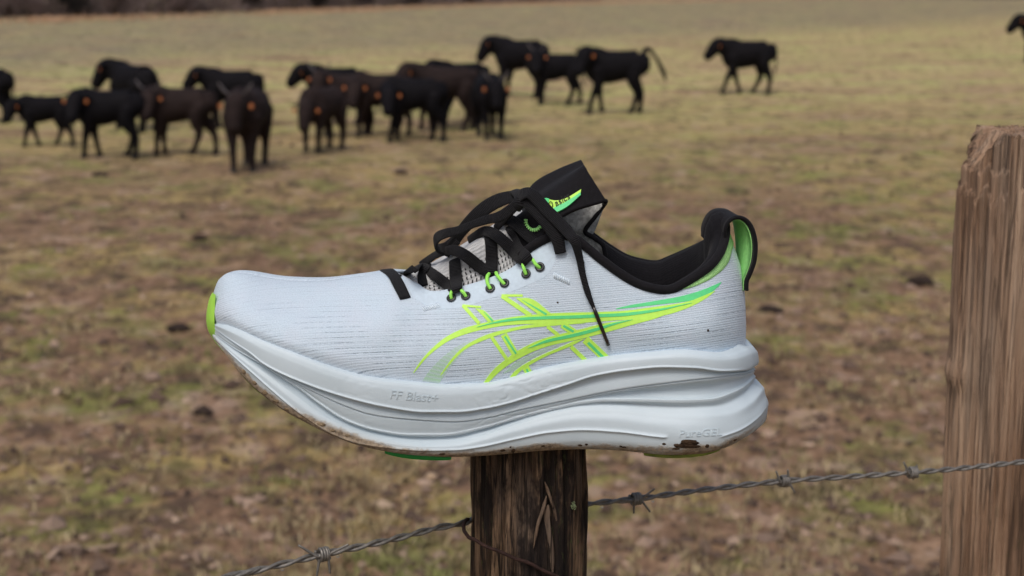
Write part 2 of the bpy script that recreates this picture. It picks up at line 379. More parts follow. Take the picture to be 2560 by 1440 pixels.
def scatter():
    """dead and green grass tufts, litter flakes; nobody could count them"""
    def tufts(n, dmin, dmax, hmin, hmax, nb, seed):
        r = np.random.RandomState(seed)
        d = 1/(r.uniform(1/dmax, 1/dmin, n*3)); a = r.uniform(-.44, .44, n*3); x, y = d*np.sin(a), d*np.cos(a)
        keep = (fbm(x*.9, y*.9, 5., 3)+.35*r.normal(size=n*3)) > .05; x, y = x[keep][:n], y[keep][:n]; n = len(x)
        z = ground_z(x, y)
        B = n*nb; cx = np.repeat(x, nb)+r.normal(size=B)*.018; cy = np.repeat(y, nb)+r.normal(size=B)*.018; cz = np.repeat(z, nb)-.004
        h = r.uniform(hmin, hmax, B); ang = r.uniform(0, 6.283, B); lean = r.uniform(.1, 1.5, B)*h; w = r.uniform(.002, .006, B)
        wx, wy = -np.sin(ang)*w, np.cos(ang)*w; lx, ly = np.cos(ang)*lean, np.sin(ang)*lean
        V = np.stack([np.stack([cx-wx, cy-wy, cz], 1), np.stack([cx+wx, cy+wy, cz], 1),
                      np.stack([cx+wx*.7+lx*.45, cy+wy*.7+ly*.45, cz+h*.7], 1), np.stack([cx-wx*.7+lx*.45, cy-wy*.7+ly*.45, cz+h*.7], 1),
                      np.stack([cx+lx, cy+ly, cz+h], 1)], 1).reshape(-1, 3)
        i = np.arange(B)*5
        F = np.concatenate([np.stack([i, i+1, i+2, i+3], 1), np.stack([i+3, i+2, i+4, i+4], 1)])
        tone = np.repeat(np.repeat(r.uniform(0, 1, n), nb), 5)
        return V, [list(f) if f[2] != f[3] else list(f[:3]) for f in F.tolist()], tone
    t = NT('grass_blade', .9, .15); a = t.attr('tone'); n = t.noise(t.n('ShaderNodeNewGeometry').outputs['Position'], 1.25, 4)
    dead = t.ramp(a, [(0, (.17, .125, .08)), (.5, (.31, .245, .135)), (1, (.46, .38, .23))])
    grn = t.ramp(a, [(0, (.10, .12, .035)), (1, (.22, .27, .07))])
    t.col(t.mix(t.ramp(n, [(.53, 0), (.64, .75)]), dead, grn)); t.m.use_backface_culling = False
    V, F, tone = tufts(14000, 2.6, 40., .012, .055, 7, 5)
    mesh('grass', V, F, t.m, smooth=False, kind='stuff', attrs={'tone': tone}, label='short dead and green grass tufts over the pasture')
    # flakes of dung, leaves and crumbs of soil
    r = np.random.RandomState(9); n = 9000
    d = 1/r.uniform(1/30., 1/4., n); a = r.uniform(-.44, .44, n); x, y = d*np.sin(a), d*np.cos(a); z = ground_z(x, y)
    s = r.gamma(2., .0065, n)+.003
    base = np.array([[1, 0, 0], [-1, 0, 0], [0, 1, 0], [0, -1, 0], [0, 0, .75], [0, 0, -.75]], float)
    V = base[None]*s[:, None, None]*r.uniform(.55, 1.35, (n, 6, 1)); ca, sa = np.cos(a*99), np.sin(a*99)
    V = np.stack([V[..., 0]*ca[:, None]*1.4-V[..., 1]*sa[:, None], V[..., 0]*sa[:, None]*1.4+V[..., 1]*ca[:, None], V[..., 2]], -1)
    V += np.stack([x, y, z+s*.15], 1)[:, None]
    f0 = np.array([[0, 2, 4], [2, 1, 4], [1, 3, 4], [3, 0, 4], [2, 0, 5], [1, 2, 5], [3, 1, 5], [0, 3, 5]])
    F = (f0[None]+6*np.arange(n)[:, None, None]).reshape(-1, 3)
    t = NT('litter', .95, .15); a = t.attr('tone')
    t.col(t.ramp(a, [(0, (.07, .048, .038)), (.4, (.11, .075, .058)), (.7, (.19, .135, .105)), (.92, (.32, .23, .175)), (1, (.48, .36, .27))]))
    mesh('ground_litter', V.reshape(-1, 3), F, t.m, smooth=False, kind='stuff', attrs={'tone': np.repeat(r.uniform(0, 1, n), 6)}, label='crumbs of soil, dung and dead leaves strewn over the pasture')
scatter()

def lump(name, x, y, sx, sy, sz, mat, seed, z=None, **k):
    u = np.linspace(0, math.pi, 12)[:, None]; v = np.linspace(0, 2*math.pi, 20, endpoint=False)[None]
    P = np.stack([np.sin(u)*np.cos(v), np.sin(u)*np.sin(v), np.cos(u)+0*v], -1).reshape(-1, 3)
    P = P*(1+.28*fbm(P[:, 0]*1.6+seed*3.1, P[:, 1]*1.6, P[:, 2]*1.6, 3))[:, None]*np.array([sx, sy, sz])
    zz = float(ground_z(x, y)) if z is None else z
    o = mesh(name, P, gfaces(12, 20, True, flip=True), mat, local=True, **k); o.location = (x, y, zz+sz*.35); return o
M['clod'] = mat_plain('dark_clod', (.035, .024, .02), .95, .2, 1., 60, .02, .5)
M['stone'] = mat_plain('pale_stone', (.40, .29, .19), .85, .3, .6, 90, .006, .25)
for i, (px, py, s, lab) in enumerate([
        (445, 822, .085, 'dark clod lying alone on the grass left of the white toe'),
        (250, 440, .10, 'small dark clod below the walking black cow on the left'),
        (1003, 428, .09, 'small dark clod in the grass above the laces'),
        (508, 1030, .060, 'round dark clod just left of the muddy forefoot sole'),
        (500, 605, .075, 'dark clod in the grass above the toe of the shoe'),
        (1925, 787, .10, 'wide dark clod right of the heel'),
        (2300, 715, .11, 'dark clod on the grass left of the brown post')]):
    x, y = on_ground(px, py); lump('dung_clod', x, y, s, s*.7, s*.42, M['clod'], i, label=lab, category='clod', group='dark clods on the pasture')
for i, (px, py, s, lab) in enumerate([
        (268, 952, .028, 'small pale round stone in dark soil at the left'),
        (1078, 1198, .030, 'pale stone on the ground below the forefoot sole'),
        (1075, 1240, .016, 'tiny pale stone below the larger one, left of the wooden stake'),
        (2308, 1222, .022, 'pale stone above the barbed wire beside the brown post')]):
    x, y = on_ground(px, py); lump('stone', x, y, s, s*.8, s*.6, M['stone'], i+20, label=lab, category='stone', group='small stones on the pasture')
def stick():
    a = on_ground(118, 1408); b = on_ground(305, 1356); n = 26
    t = np.linspace(0, 1, n); x = a[0]+(b[0]-a[0])*t; y = a[1]+(b[1]-a[1])*t+.03*np.sin(t*5); z = ground_z(x, y)+.02+.012*np.sin(t*9)
    V, F, U = tube_geo(np.stack([x, y, z], 1), .011*(1-.35*t)*(1+.2*np.sin(t*23)), 8)
    mesh('fallen_stick', V, F, M['stickwood'], uv=U, label='pale broken stick lying on the grass in the bottom left', category='stick')
M['stickwood'] = mat_plain('bare_stick', (.34, .25, .19), .85, .3, .7, 120, .003, .3)
stick()
# ------------------------------------------------------------------ wood at the far edge of the field
M['bark'] = mat_plain('bark', (.10, .075, .062), .9, .2, 1., 8, .03, .3)
M['twig'] = mat_plain('bare_twigs', (.17, .125, .12), .9, .15, 0, 3, .01, .35)
M['bracken'] = mat_plain('dead_bracken', (.48, .31, .20), .95, .1, 0, 2, .01, .3)
M['scrub'] = mat_plain('brown_scrub', (.19, .145, .135), .95, .1, 0, .6, .01, .5)
M['darkbush'] = mat_plain('dark_scrub', (.040, .036, .036), .95, .1, 0, 2, .01, .4)
def edge_y(px):                                   # picture height of the field's far edge
    return np.interp(px, [-600, 0, 250, 500, 720, 900, 1300, 1900, 2600, 3200], [62, 50, 44, 36, 27, 22, 8, -6, -14, -18])
def tree(px, back, h, lab, name='bare_tree', kind='tree', twigmat='twig', seed=0, bushy=False, group=None):
    r = np.random.RandomState(seed+100); x, y = on_ground(px, float(edge_y(px))+0.0); k = 1+back/y; x, y = x*k, y*k
    z0 = float(ground_z(x, y)) if math.hypot(x, y) < 200 else 0.
    root = empty(name, (x, y, z0), label=lab, category=kind, group=group)
    gs = []; tips = []
    nt = 5 if bushy else 1
    for s in range(nt):
        lean = r.normal(size=2)*(.35 if bushy else .06)*h; zz = np.linspace(0, 1, 9)
        tk = np.stack([lean[0]*zz**1.3+.1*r.normal(), lean[1]*zz**1.3, h*.92*zz], 1)
        tk[0] *= [1, 1, 0]; tk[:, :2] += r.normal(size=(9, 2))*.04*np.arange(9)[:, None]/8*h*.3
        r0 = (.03 if bushy else .028)*h*.6; gs.append(tube_geo(catmull(tk, 3), np.linspace(r0, r0*.15, 25), 7))
        for b in range(10 if bushy else 16):
            f = r.uniform(.08 if bushy else .2, .95); p0 = np.array([np.interp(f, zz, tk[:, i]) for i in range(3)])
            a = r.uniform(0, 6.283); L = h*r.uniform(.18, .38)*(1.1-f*.6); dr = np.array([math.cos(a), math.sin(a), r.uniform(.2, .9)])
            q = np.linspace(0, 1, 6)[:, None]; pts = p0+dr*L*q+np.array([0, 0, .15*L])*q*q; gs.append(tube_geo(pts, np.linspace(r0*.35, r0*.05, 6), 5))
            for j in range(9 if bushy else 12): tips.append(pts[r.randint(2, 6)]+r.normal(size=3)*L*.16)
    V, F, U = merge(*gs); mesh('trunk', V, F, M['bark'], root, uv=U, local=True)
    T = np.array(tips); n = len(T)*14; c = np.repeat(T, 14, 0)+r.normal(size=(n, 3))*h*.035; c[:, 2] = np.maximum(c[:, 2], .03)
    dr = norm(r.normal(size=(n, 3))+[0, 0, .4]); L = r.uniform(.12, .40, (n, 1))*(.7 if bushy else 1.); sd_ = norm(np.cross(dr, r.normal(size=(n, 3))))*r.uniform(.010, .028, (n, 1))
    Q = np.stack([c-sd_, c+sd_, c+dr*L+sd_*.3, c+dr*L-sd_*.3], 1).reshape(-1, 3)
    mesh('crown', Q, np.arange(n*4).reshape(-1, 4), M[twigmat], root, smooth=False, local=True)
wl_words = ['leftmost bare tree at the far edge of the field', 'slim bare tree second from the left at the wood edge', 'leaning bare tree third from the left in the wood',
            'bare tree behind scrub above the cows on the left', 'bare tree standing over the dark scrub, fifth from the left', 'bare tree just left of the pale trunk at the wood edge',
            'pale straight trunk alone at the top of the picture', 'bare tree just right of the pale trunk', 'bare tree at the dark gap in the wood', 'rightmost bare tree above the rusty bracken']
for i, (px, back, h) in enumerate([(-60, 5, 9), (70, 9, 10), (165, 6, 8), (300, 10, 11), (430, 4, 8), (610, 12, 10), (736, 1.5, 12), (860, 10, 9), (1010, 13, 10), (1180, 12, 10)]):
    tree(px, back, h, wl_words[i], seed=i, group='bare trees at the far edge of the field')
bw = ['brown leafless bush at the far left edge of the field', 'brown bush second from the left below the bare trees', 'dark bush beside the brown ones, third from the left', 'pale brown bush in the middle of the left scrub',
      'brown arching bush at the end of the left scrub', 'dark low bush left of the pale trunk', 'very dark bush right of the pale trunk', 'dark bush second to the right of the pale trunk', 'dark bush third to the right of the pale trunk',
      'low brown bush above the black cow with raised rump', 'small brown bush at the right end of the scrub']
for i, (px, back, h, m) in enumerate([(-20, 1.0, 3.2, 'twig'), (70, 1.5, 3.4, 'twig'), (195, 2.5, 3.0, 'darkbush'), (290, .8, 3.0, 'twig'), (450, 1.2, 2.6, 'twig'), (620, 4, 3.4, 'darkbush'), (800, 3.5, 3.2, 'darkbush'),
                                      (910, 4.5, 3.4, 'darkbush'), (1030, 3.5, 3.0, 'darkbush'), (1180, 3, 3.0, 'twig'), (1330, 3, 2.6, 'twig')]):
    tree(px, back, h, bw[i], name='bush', kind='bush', twigmat=m, seed=50+i, bushy=True, group='leafless bushes along the field edge')
def backwood():
    # the mass of undergrowth behind, and the rusty bracken along the edge
    r = np.random.RandomState(31); n = 60000; px = r.uniform(-900, 1500, n); x, y = np.array([on_ground(p, float(edge_y(p))) for p in np.linspace(-900, 1500, 400)]).T
    gx, gy = np.interp(px, np.linspace(-900, 1500, 400), x), np.interp(px, np.linspace(-900, 1500, 400), y)
    k = 1+r.uniform(3, 16, n)/gy; gx, gy = gx*k, gy*k; z = r.uniform(0, 1, n)**1.3*3.8
    c = np.stack([gx, gy, z], 1); dr = norm(r.normal(size=(n, 3))+[0, 0, .9]); L = r.uniform(.25, .7, (n, 1)); sd_ = norm(np.cross(dr, r.normal(size=(n, 3))))*r.uniform(.02, .07, (n, 1))
    Q = np.stack([c-sd_, c+sd_, c+dr*L+sd_*.3, c+dr*L-sd_*.3], 1).reshape(-1, 3)
    mesh('undergrowth', Q, np.arange(n*4).reshape(-1, 4), M['scrub'], smooth=False, kind='stuff', label='dark tangled undergrowth of the far wood')
    n = 26000; px = r.uniform(-300, 3100, n); xs = np.linspace(-300, 3100, 500); G = np.array([on_ground(p, float(edge_y(p))+6) for p in xs])
    dens = np.interp(px, [-300, 40, 120, 200, 400, 600, 700, 760, 1000, 1400, 2200, 3100], [.15, .2, .8, .5, .25, .1, .6, .9, .9, .9, .8, .8]); kp = r.uniform(0, 1, n) < dens; px = px[kp]; n = len(px)
    gx, gy = np.interp(px, xs, G[:, 0]), np.interp(px, xs, G[:, 1]); k = 1+(r.uniform(-3, 6, n))/gy*np.clip(gy/80, 1, 2); gx, gy = gx*k, gy*k
    c = np.stack([gx, gy, r.uniform(0, .16, n)], 1); dr = norm(r.normal(size=(n, 3))+[0, 0, .3]); L = r.uniform(.08, .2, (n, 1)); sd_ = norm(np.cross(dr, r.normal(size=(n, 3))))*r.uniform(.02, .06, (n, 1))
    Q = np.stack([c-sd_, c+sd_, c+dr*L+sd_*.3, c+dr*L-sd_*.3], 1).reshape(-1, 3)
    mesh('dead_bracken', Q, np.arange(n*4).reshape(-1, 4), M['bracken'], smooth=False, kind='stuff', label='rust coloured dead bracken along the far edge of the field')
    # wooded rise behind
    a = np.radians(np.arange(-60, 61, 1.)); d = np.array([190., 230, 300, 420, 600]); hh = np.array([-1, 14, 34, 60, 80.])
    X = d[:, None]*np.sin(a); Y = d[:, None]*np.cos(a); Z = hh[:, None]*(1+.25*perlin(X*.012, Y*.012, 3.))+0*X
    t = NT('far_wood', .95, .1); p = t.coord(); t.col(t.ramp(t.noise(p, .12, 5, .7), [(.3, (.05, .038, .036)), (.7, (.11, .082, .072))]))
    mesh('hills', np.stack([X, Y, Z], -1).reshape(-1, 3), gfaces(len(d), len(a)), t.m, kind='structure', label='wooded brown rise beyond the field')
backwood()

# ------------------------------------------------------------------ cows
def mat_hide(name, c1, c2):
    t = NT(name, .8, .25); p = t.coord(); n = t.noise(t.mapping(p, (4, 4, 9)), 1., 4, .7)
    t.col(t.ramp(n, [(.3, c1), (.7, c2)])); t.bump(t.noise(t.mapping(p, (40, 60, 20)), 1., 3), .3, .01); t.b.inputs['Sheen Weight'].default_value = 0; t.b.inputs['Specular IOR Level'].default_value = .12
    return t.m
M['hide'] = mat_hide('black_hide', (.0030, .0028, .0042), (.0075, .0065, .0085))
M['hidebrown'] = mat_hide('brown_black_hide', (.013, .0085, .0085), (.030, .020, .0185))
M['horn'] = mat_plain('pale_ear', (.085, .070, .068), .5, .4, .3, 30, .003, .3)
M['eartag'] = mat_plain('orange_tag', (.36, .12, .04), .5, .4, 0, 10, .001, .1)
M['hoof'] = mat_plain('hoof', (.03, .026, .022), .6, .3, .3, 40, .003, .3)
M['muzzle'] = mat_plain('muzzle', (.035, .030, .032), .5, .4, .3, 50, .003, .3)
def capsule(pts, ry, rz=None, n=12):
    """tube of elliptic rings with rounded ends, along pts"""
    P = catmull(pts, 4); k = np.linspace(0, len(pts)-1, len(P)); rr = catat(np.array(ry, float)[:, None], k)[:, 0]; rz = ry if rz is None else rz
    rv = catat(np.array(rz, float)[:, None], k)[:, 0]; rr, rv = np.maximum(rr, .01), np.maximum(rv, .01)
    T = norm(np.gradient(P, axis=0)); up = np.array([0, 0, 1.]) if abs(T[:, 2]).mean() < .75 else np.array([1., 0, 0])
    W = norm(np.cross(T, up)); U = np.cross(W, T); ph = np.linspace(0, 2*math.pi, n, endpoint=False)
    m = (rr[0]+rv[0])/2; e = (rr[-1]+rv[-1])/2
    P = np.vstack([P[0]-T[0]*m*.6, P[0]-T[0]*m*.3, P, P[-1]+T[-1]*e*.3, P[-1]+T[-1]*e*.6]); W = np.vstack([W[:1], W[:1], W, W[-1:], W[-1:]]); U = np.vstack([U[:1], U[:1], U, U[-1:], U[-1:]])
    rr = np.r_[rr[0]*.35, rr[0]*.8, rr, rr[-1]*.8, rr[-1]*.35]; rv = np.r_[rv[0]*.35, rv[0]*.8, rv, rv[-1]*.8, rv[-1]*.35]
    V = P[:, None]+W[:, None]*(rr[:, None]*np.cos(ph))[..., None]+U[:, None]*(rv[:, None]*np.sin(ph))[..., None]
    F = [list(f) for f in gfaces(len(P), n, True)]+[list(range(n))[::-1], [(len(P)-1)*n+i for i in range(n)]]
    return V.reshape(-1, 3), F
def cow(cx, fy, hpx, rz, hy, lab, horns=.12, brown=False, swing=(0, 0, 0, 0), headz=0., tail='down', tags=(1, 1), bulk=1., hl=1., fp=None):
    fp = (.45 if abs(hy) < 12 and rz > 0 else .1) if fp is None else fp
    x, y = on_ground(cx, fy); s = H*hpx/(fy+52.)*1.0; z = float(ground_z(x, y))
    root = empty('cow', (x, y, z), R(rz), label=lab, category='cow', group='black cattle herd on the pasture')
    root.scale = (.93, 1, 1.03); hm = M['hidebrown' if brown else 'hide']; b = bulk; g = []
    body = [(-.53, 0, .83), (-.47, 0, .775), (-.31, 0, .745), (-.08, 0, .715), (.12, 0, .700), (.28, 0, .725), (.38, 0, .76), (.45, 0, .79)]
    g.append(capsule(body, np.array([.10, .18, .205, .235, .235, .20, .155, .10])*b, [.12, .20, .215, .24, .26, .27, .22, .14], 16))
    # neck and head turn together
    nb = Vector((.32, 0, .83)); yaw = R(hy)
    def hd(p, f=1.):                              # turn a head point about the neck base
        v = Vector(p)-nb; v.rotate(Matrix.Rotation(yaw*f, 3, 'Z')); return nb+v
    k = headz
    pol = hd((.57*hl, 0, .935+k)); mid = hd((.44, 0, .85+k*.6), .55)
    fq = lambda dx, dz: (dx*(1-fp)-dz*fp*.95, dz*(1-fp)-dx*fp*.9)
    g.append(capsule([(.28, 0, .79), mid, pol], [.18, .15, .105], [.22, .185, .125], 14))
    hyaw = yaw*1.12
    def hp(dx, dy, dz):
        v = Vector((dx*1.12, dy*1.05, dz*1.12)); v.rotate(Matrix.Rotation(hyaw, 3, 'Z')); return pol+v
    g.append(capsule([hp(-.02, 0, .0), hp(fq(.055, -.06)[0], 0, fq(.055, -.06)[1]), hp(fq(.12, -.17)[0], 0, fq(.12, -.17)[1]), hp(fq(.175, -.285)[0], 0, fq(.175, -.285)[1])], [.118, .122, .096, .088], [.125, .140, .120, .092], 12))
    g.append(capsule([hp(.0, 0, -.10), hp(fq(.07, -.21)[0], 0, fq(.07, -.21)[1]-.06*fp), hp(fq(.12, -.28)[0], 0, fq(.12, -.28)[1]-.04*fp)], [.07, .06, .05], [.08, .06, .045], 8))      # jaw
    g.append(capsule([mid+Vector((.0, 0, -.14)), (.40, 0, .60), (.33, 0, .50)], [.03, .045, .05], [.07, .08, .06], 8))   # dewlap and brisket
    for i, sgn in enumerate((-1, 1)):
        w = swing[i]; g.append(capsule([(.27, sgn*.115*b, .66), (.26+.1*w, sgn*.13, .47), (.29+.45*w, sgn*.12, .285), (.28+.75*w+.02, sgn*.115, .10), (.30+.85*w, sgn*.115, .02)], [.125, .082, .052, .040, .050], [.14, .092, .054, .041, .055], 10))
        w = swing[2+i]; g.append(capsule([(-.375, sgn*.11*b, .70), (-.34+.15*w, sgn*.135, .52), (-.445+.45*w, sgn*.125, .31), (-.425+.75*w, sgn*.115, .11), (-.395+.85*w, sgn*.115, .02)], [.14, .11, .056, .043, .052], [.135, .12, .064, .044, .056], 10))
    if tail == 'down': tl = [(-.53, 0, .88), (-.60, .01, .82), (-.615, .02, .62), (-.60, .02, .44), (-.59, .02, .32)]
    else: tl = [(-.50, 0, .92), (-.58, 0, .98), (-.72, -.02, .84), (-.84, -.03, .64), (-.90, -.03, .48)]
    g.append(capsule(tl, [.035, .030, .018, .026, .012] if tail == 'down' else [.045, .038, .030, .045, .022], None, 8))
    V, F = merge(*g)[:2]
    me = bpy.data.meshes.new('body'); me.from_pydata((V*s).tolist(), [], F); ob = bpy.data.objects.new('body', me); scene.collection.objects.link(ob)
    md = ob.modifiers.new('r', 'REMESH'); md.mode = 'VOXEL'; md.voxel_size = .017*s
    sm = ob.modifiers.new('s', 'SMOOTH'); sm.factor = .6; sm.iterations = 3
    dg = bpy.context.evaluated_depsgraph_get(); new = bpy.data.meshes.new_from_object(ob.evaluated_get(dg)); bpy.data.objects.remove(ob)
    new.name = 'body'; new.materials.clear(); new.materials.append(hm); new.shade_smooth()
    o = bpy.data.objects.new('body', new); scene.collection.objects.link(o); o.parent = root
    # ears with orange tags, horns, muzzle, hooves
    for sgn in (-1, 1):
        e0, e1, e2 = (hp(.0, sgn*.07, .06), hp(.0, sgn*.13, .11), hp(.0, sgn*.19, .185)) if horns else (hp(.0, sgn*.08, .03), hp(-.02, sgn*.16, .025), hp(-.03, sgn*.235, .0))
        V, F = capsule([e0, e1, e2], [.025, .05, .018], [.012, .014, .008], 8)
        ear = mesh('ear', V*s, F, M['horn'] if horns else hm, root, local=True)
        if tags[(sgn+1)//2]:
            c = hp(.022, sgn*.175, -.045); q = []
            for dx in (-.005, .005):
                for dy, dz in ((-.022, .028), (.022, .028), (.027, -.024), (0, -.036), (-.027, -.024)): q.append(c+Matrix.Rotation(hyaw, 3, 'Z') @ Vector((dx, dy, dz)))
            mesh('ear_tag', np.array([list(p) for p in q])*s, [[0, 1, 2, 3, 4], [9, 8, 7, 6, 5]]+[[i, 5+i, 5+(i+1) % 5, (i+1) % 5] for i in range(5)], M['eartag'], ear, smooth=False, local=True)
    V, F = capsule([hp(fq(.178, -.29)[0], -.02, fq(.178, -.29)[1]), hp(fq(.178, -.29)[0], .02, fq(.178, -.29)[1])], [.045, .045], [.045, .045], 10); mesh('muzzle', V*s, F, M['muzzle'], root, local=True)
    for i, (hx, sgn) in enumerate(((.30+.85*swing[0], -1), (.30+.85*swing[1], 1), (-.395+.85*swing[2], -1), (-.395+.85*swing[3], 1))):
        V, F = capsule([(hx-.004, sgn*.115, .045), (hx+.012, sgn*.115, -.005)], [.040, .050], [.045, .058], 10); mesh('hoof', V*s, F, M['hoof'], root, local=True)
    return root
COWS = [
 dict(cx=-32, fy=300, hpx=140, rz=172, hy=60, lab='black cow cut off by the left edge of the picture', horns=.06),
 dict(cx=112, fy=362, hpx=130, rz=196, hy=25, lab='small black calf walking left, with an orange tag, beside the left edge', horns=0, swing=(-.22, .12, .2, -.2), headz=-.10),
 dict(cx=272, fy=398, hpx=172, rz=184, hy=72, lab='black cow walking left, head turned to the camera, third in the left front row', horns=0, swing=(-.16, .06, .14, -.05), headz=-.06),
 dict(cx=338, fy=322, hpx=168, rz=136, hy=30, lab='black cow standing high behind the front row on the left', horns=0),
 dict(cx=450, fy=388, hpx=172, rz=182, hy=76, lab='black-brown cow with pale raised ears facing the camera, right of two front walkers', horns=.07, brown=True, swing=(-.05, .05, -.18, .22), headz=-.06),
 dict(cx=580, fy=312, hpx=148, rz=182, hy=0, lab='long black cow in profile standing behind the brown one with pale ears', horns=0, swing=(.1, -.1, .1, -.1), headz=.0),
 dict(cx=622, fy=425, hpx=208, rz=-93, hy=2, lab='brown cow with raised pale ears nearest the camera, facing it head on', horns=.13, brown=True, bulk=1.12, headz=-.08),
 dict(cx=806, fy=378, hpx=165, rz=-116, hy=18, lab='black cow facing the camera with lowered head at the left of the middle group', horns=0, headz=-.22, brown=True, bulk=1.05),
 dict(cx=838, fy=305, hpx=148, rz=184, hy=5, lab='black cow in profile at the back left of the middle group', horns=0),
 dict(cx=862, fy=338, hpx=158, rz=200, hy=55, lab='brown cow with head up between the back profile cow and the lowered head', horns=.08, brown=True, headz=.02),
 dict(cx=950, fy=340, hpx=158, rz=192, hy=62, lab='black-brown cow looking at the camera in the middle of the middle group', horns=0, brown=True, headz=-.12, swing=(-.1, .1, .1, -.1)),
 dict(cx=1030, fy=352, hpx=160, rz=190, hy=70, lab='black cow with one orange tag at the front of the middle group', horns=0, headz=-.16, swing=(-.08, .1, .05, -.15)),
 dict(cx=1108, fy=322, hpx=166, rz=194, hy=5, lab='dark cow in profile behind the right of the middle group', horns=0, brown=True, swing=(.05, -.1, -.15, .1)),
 dict(cx=1150, fy=306, hpx=158, rz=215, hy=10, lab='black cow with a rounded back at the rear right of the middle group', horns=0, swing=(0, .1, 0, .1)),
 dict(cx=1226, fy=344, hpx=162, rz=-78, hy=-4, lab='black cow with pale ears facing the camera at the right end of the middle group', horns=.08, headz=-.1),
 dict(cx=1298, fy=240, hpx=146, rz=152, hy=20, lab='farthest black cow in profile behind the pair at the centre right', horns=0),
 dict(cx=1388, fy=257, hpx=130, rz=184, hy=70, lab='black cow with two orange tags turning its head to the camera at the centre right', horns=.07, headz=.02, swing=(.02, -.02, -.16, .18)),
 dict(cx=1533, fy=281, hpx=160, rz=181, hy=44, lab='black cow with its tail swung out to the right', horns=0, tail='out', swing=(-.14, .14, -.08, .12), tags=(0, 1)),
 dict(cx=1862, fy=238, hpx=134, rz=178, hy=8, lab='lone black cow walking left, away from the herd on the right', horns=0, swing=(-.24, .2, .26, -.06), tags=(0, 1), headz=-.02),
 dict(cx=2602, fy=160, hpx=118, rz=182, hy=0, lab='black cow of which only the nose shows at the right edge', horns=0),
]
for c in COWS: cow(**c)

# ------------------------------------------------------------------ the running shoe: side-view tables (picture px of the 2560 wide photo, mm towards the camera)
Y0 = 0.790                                  # depth of the shoe's centre plane
def S3(px, py, ymm):                        # shoe table point -> world point (ymm < 0 is the side towards the camera)
    return on_plane_y(px, py, Y0+np.asarray(ymm, float)/1000)
T_ZB = [(528, 838), (534, 848), (560, 884), (594, 931), (661, 999), (725, 1044), (800, 1081), (875, 1111), (950, 1131), (1025, 1143), (1137, 1149), (1200, 1147), (1287, 1141), (1344, 1136), (1472, 1131), (1547, 1133), (1605, 1138), (1677, 1142), (1749, 1138), (1807, 1123), (1850, 1097), (1880, 1072), (1895, 1056)]
T_F = [(528, 801), (533, 806), (560, 815), (590, 827), (642, 852), (732, 888), (837, 927), (924, 950), (1017, 961), (1119, 969), (1220, 965), (1272, 954), (1362, 928), (1460, 908), (1527, 898), (1628, 888), (1706, 883), (1807, 889), (1859, 878), (1880, 868), (1895, 866)]
T_L1 = [(528, 808), (532, 815), (560, 838), (590, 858), (627, 882), (661, 909), (762, 957), (875, 995), (969, 1017), (1062, 1029), (1140, 1029), (1220, 1019), (1272, 1007), (1344, 984), (1417, 961), (1489, 938), (1576, 924), (1662, 917), (1735, 919), (1807, 927), (1865, 924), (1895, 910)]
T_L2 = [(528, 815), (532, 822), (560, 850), (590, 870), (650, 905), (700, 937), (738, 960), (800, 990), (861, 1017), (933, 1040), (1025, 1051), (1137, 1057), (1220, 1047), (1301, 1027), (1400, 1007), (1460, 994), (1547, 977), (1691, 957), (1836, 940), (1879, 933), (1895, 926)]
T_L3 = [(528, 821), (532, 828), (560, 855), (590, 876), (650, 912), (700, 943), (738, 967), (800, 1013), (861, 1051), (933, 1076), (1027, 1089), (1100, 1089), (1220, 1068), (1300, 1044), (1400, 1019), (1460, 1006), (1512, 1000), (1605, 1000), (1691, 1002), (1778, 999), (1836, 982), (1873, 961), (1895, 938)]
T_L4 = [(528, 827), (532, 834), (560, 860), (590, 883), (650, 925), (700, 962), (753, 1000), (825, 1050), (897, 1082), (969, 1099), (1062, 1109), (1137, 1106), (1200, 1091), (1287, 1064), (1402, 1034), (1460, 1025), (1532, 1024), (1634, 1034), (1720, 1039), (1807, 1034), (1865, 1004), (1895, 965)]
T_R5 = [(528, 831), (532, 838), (560, 866), (590, 893), (630, 928), (680, 972), (753, 1032), (825, 1078), (897, 1105), (969, 1116), (1062, 1123), (1137, 1122), (1200, 1114), (1287, 1095), (1373, 1078), (1460, 1071), (1547, 1075), (1662, 1087), (1760, 1090), (1820, 1074), (1870, 1040), (1895, 1006)]
SOLE = [(529, 0), (530.5, -9), (538, -20), (560, -33), (610, -45), (700, -54), (800, -58), (900, -59), (1000, -58), (1100, -55), (1200, -51), (1300, -48), (1400, -46), (1500, -46.5), (1600, -48.5), (1700, -49.5), (1780, -47), (1838, -38.5), (1872, -26), (1888, -13), (1893, 0)]
def plan(tab, n):
    P = catmull(tab, 24); d = np.r_[0, np.cumsum(np.hypot(np.diff(P[:, 0])*.22, np.diff(P[:, 1])))]
    q = np.linspace(0, d[-1], n); return np.stack([np.interp(q, d, P[:, i]) for i in (0, 1)], 1)
def sole_base():
    return float(S3(1320, 1140, -46)[2])
shoe = empty('running_shoe', (float(S3(1320, 1140, 0)[0]), Y0, sole_base()), label='pale running shoe with black laces and lime stripes balanced on the dark wooden stake', category='shoe')

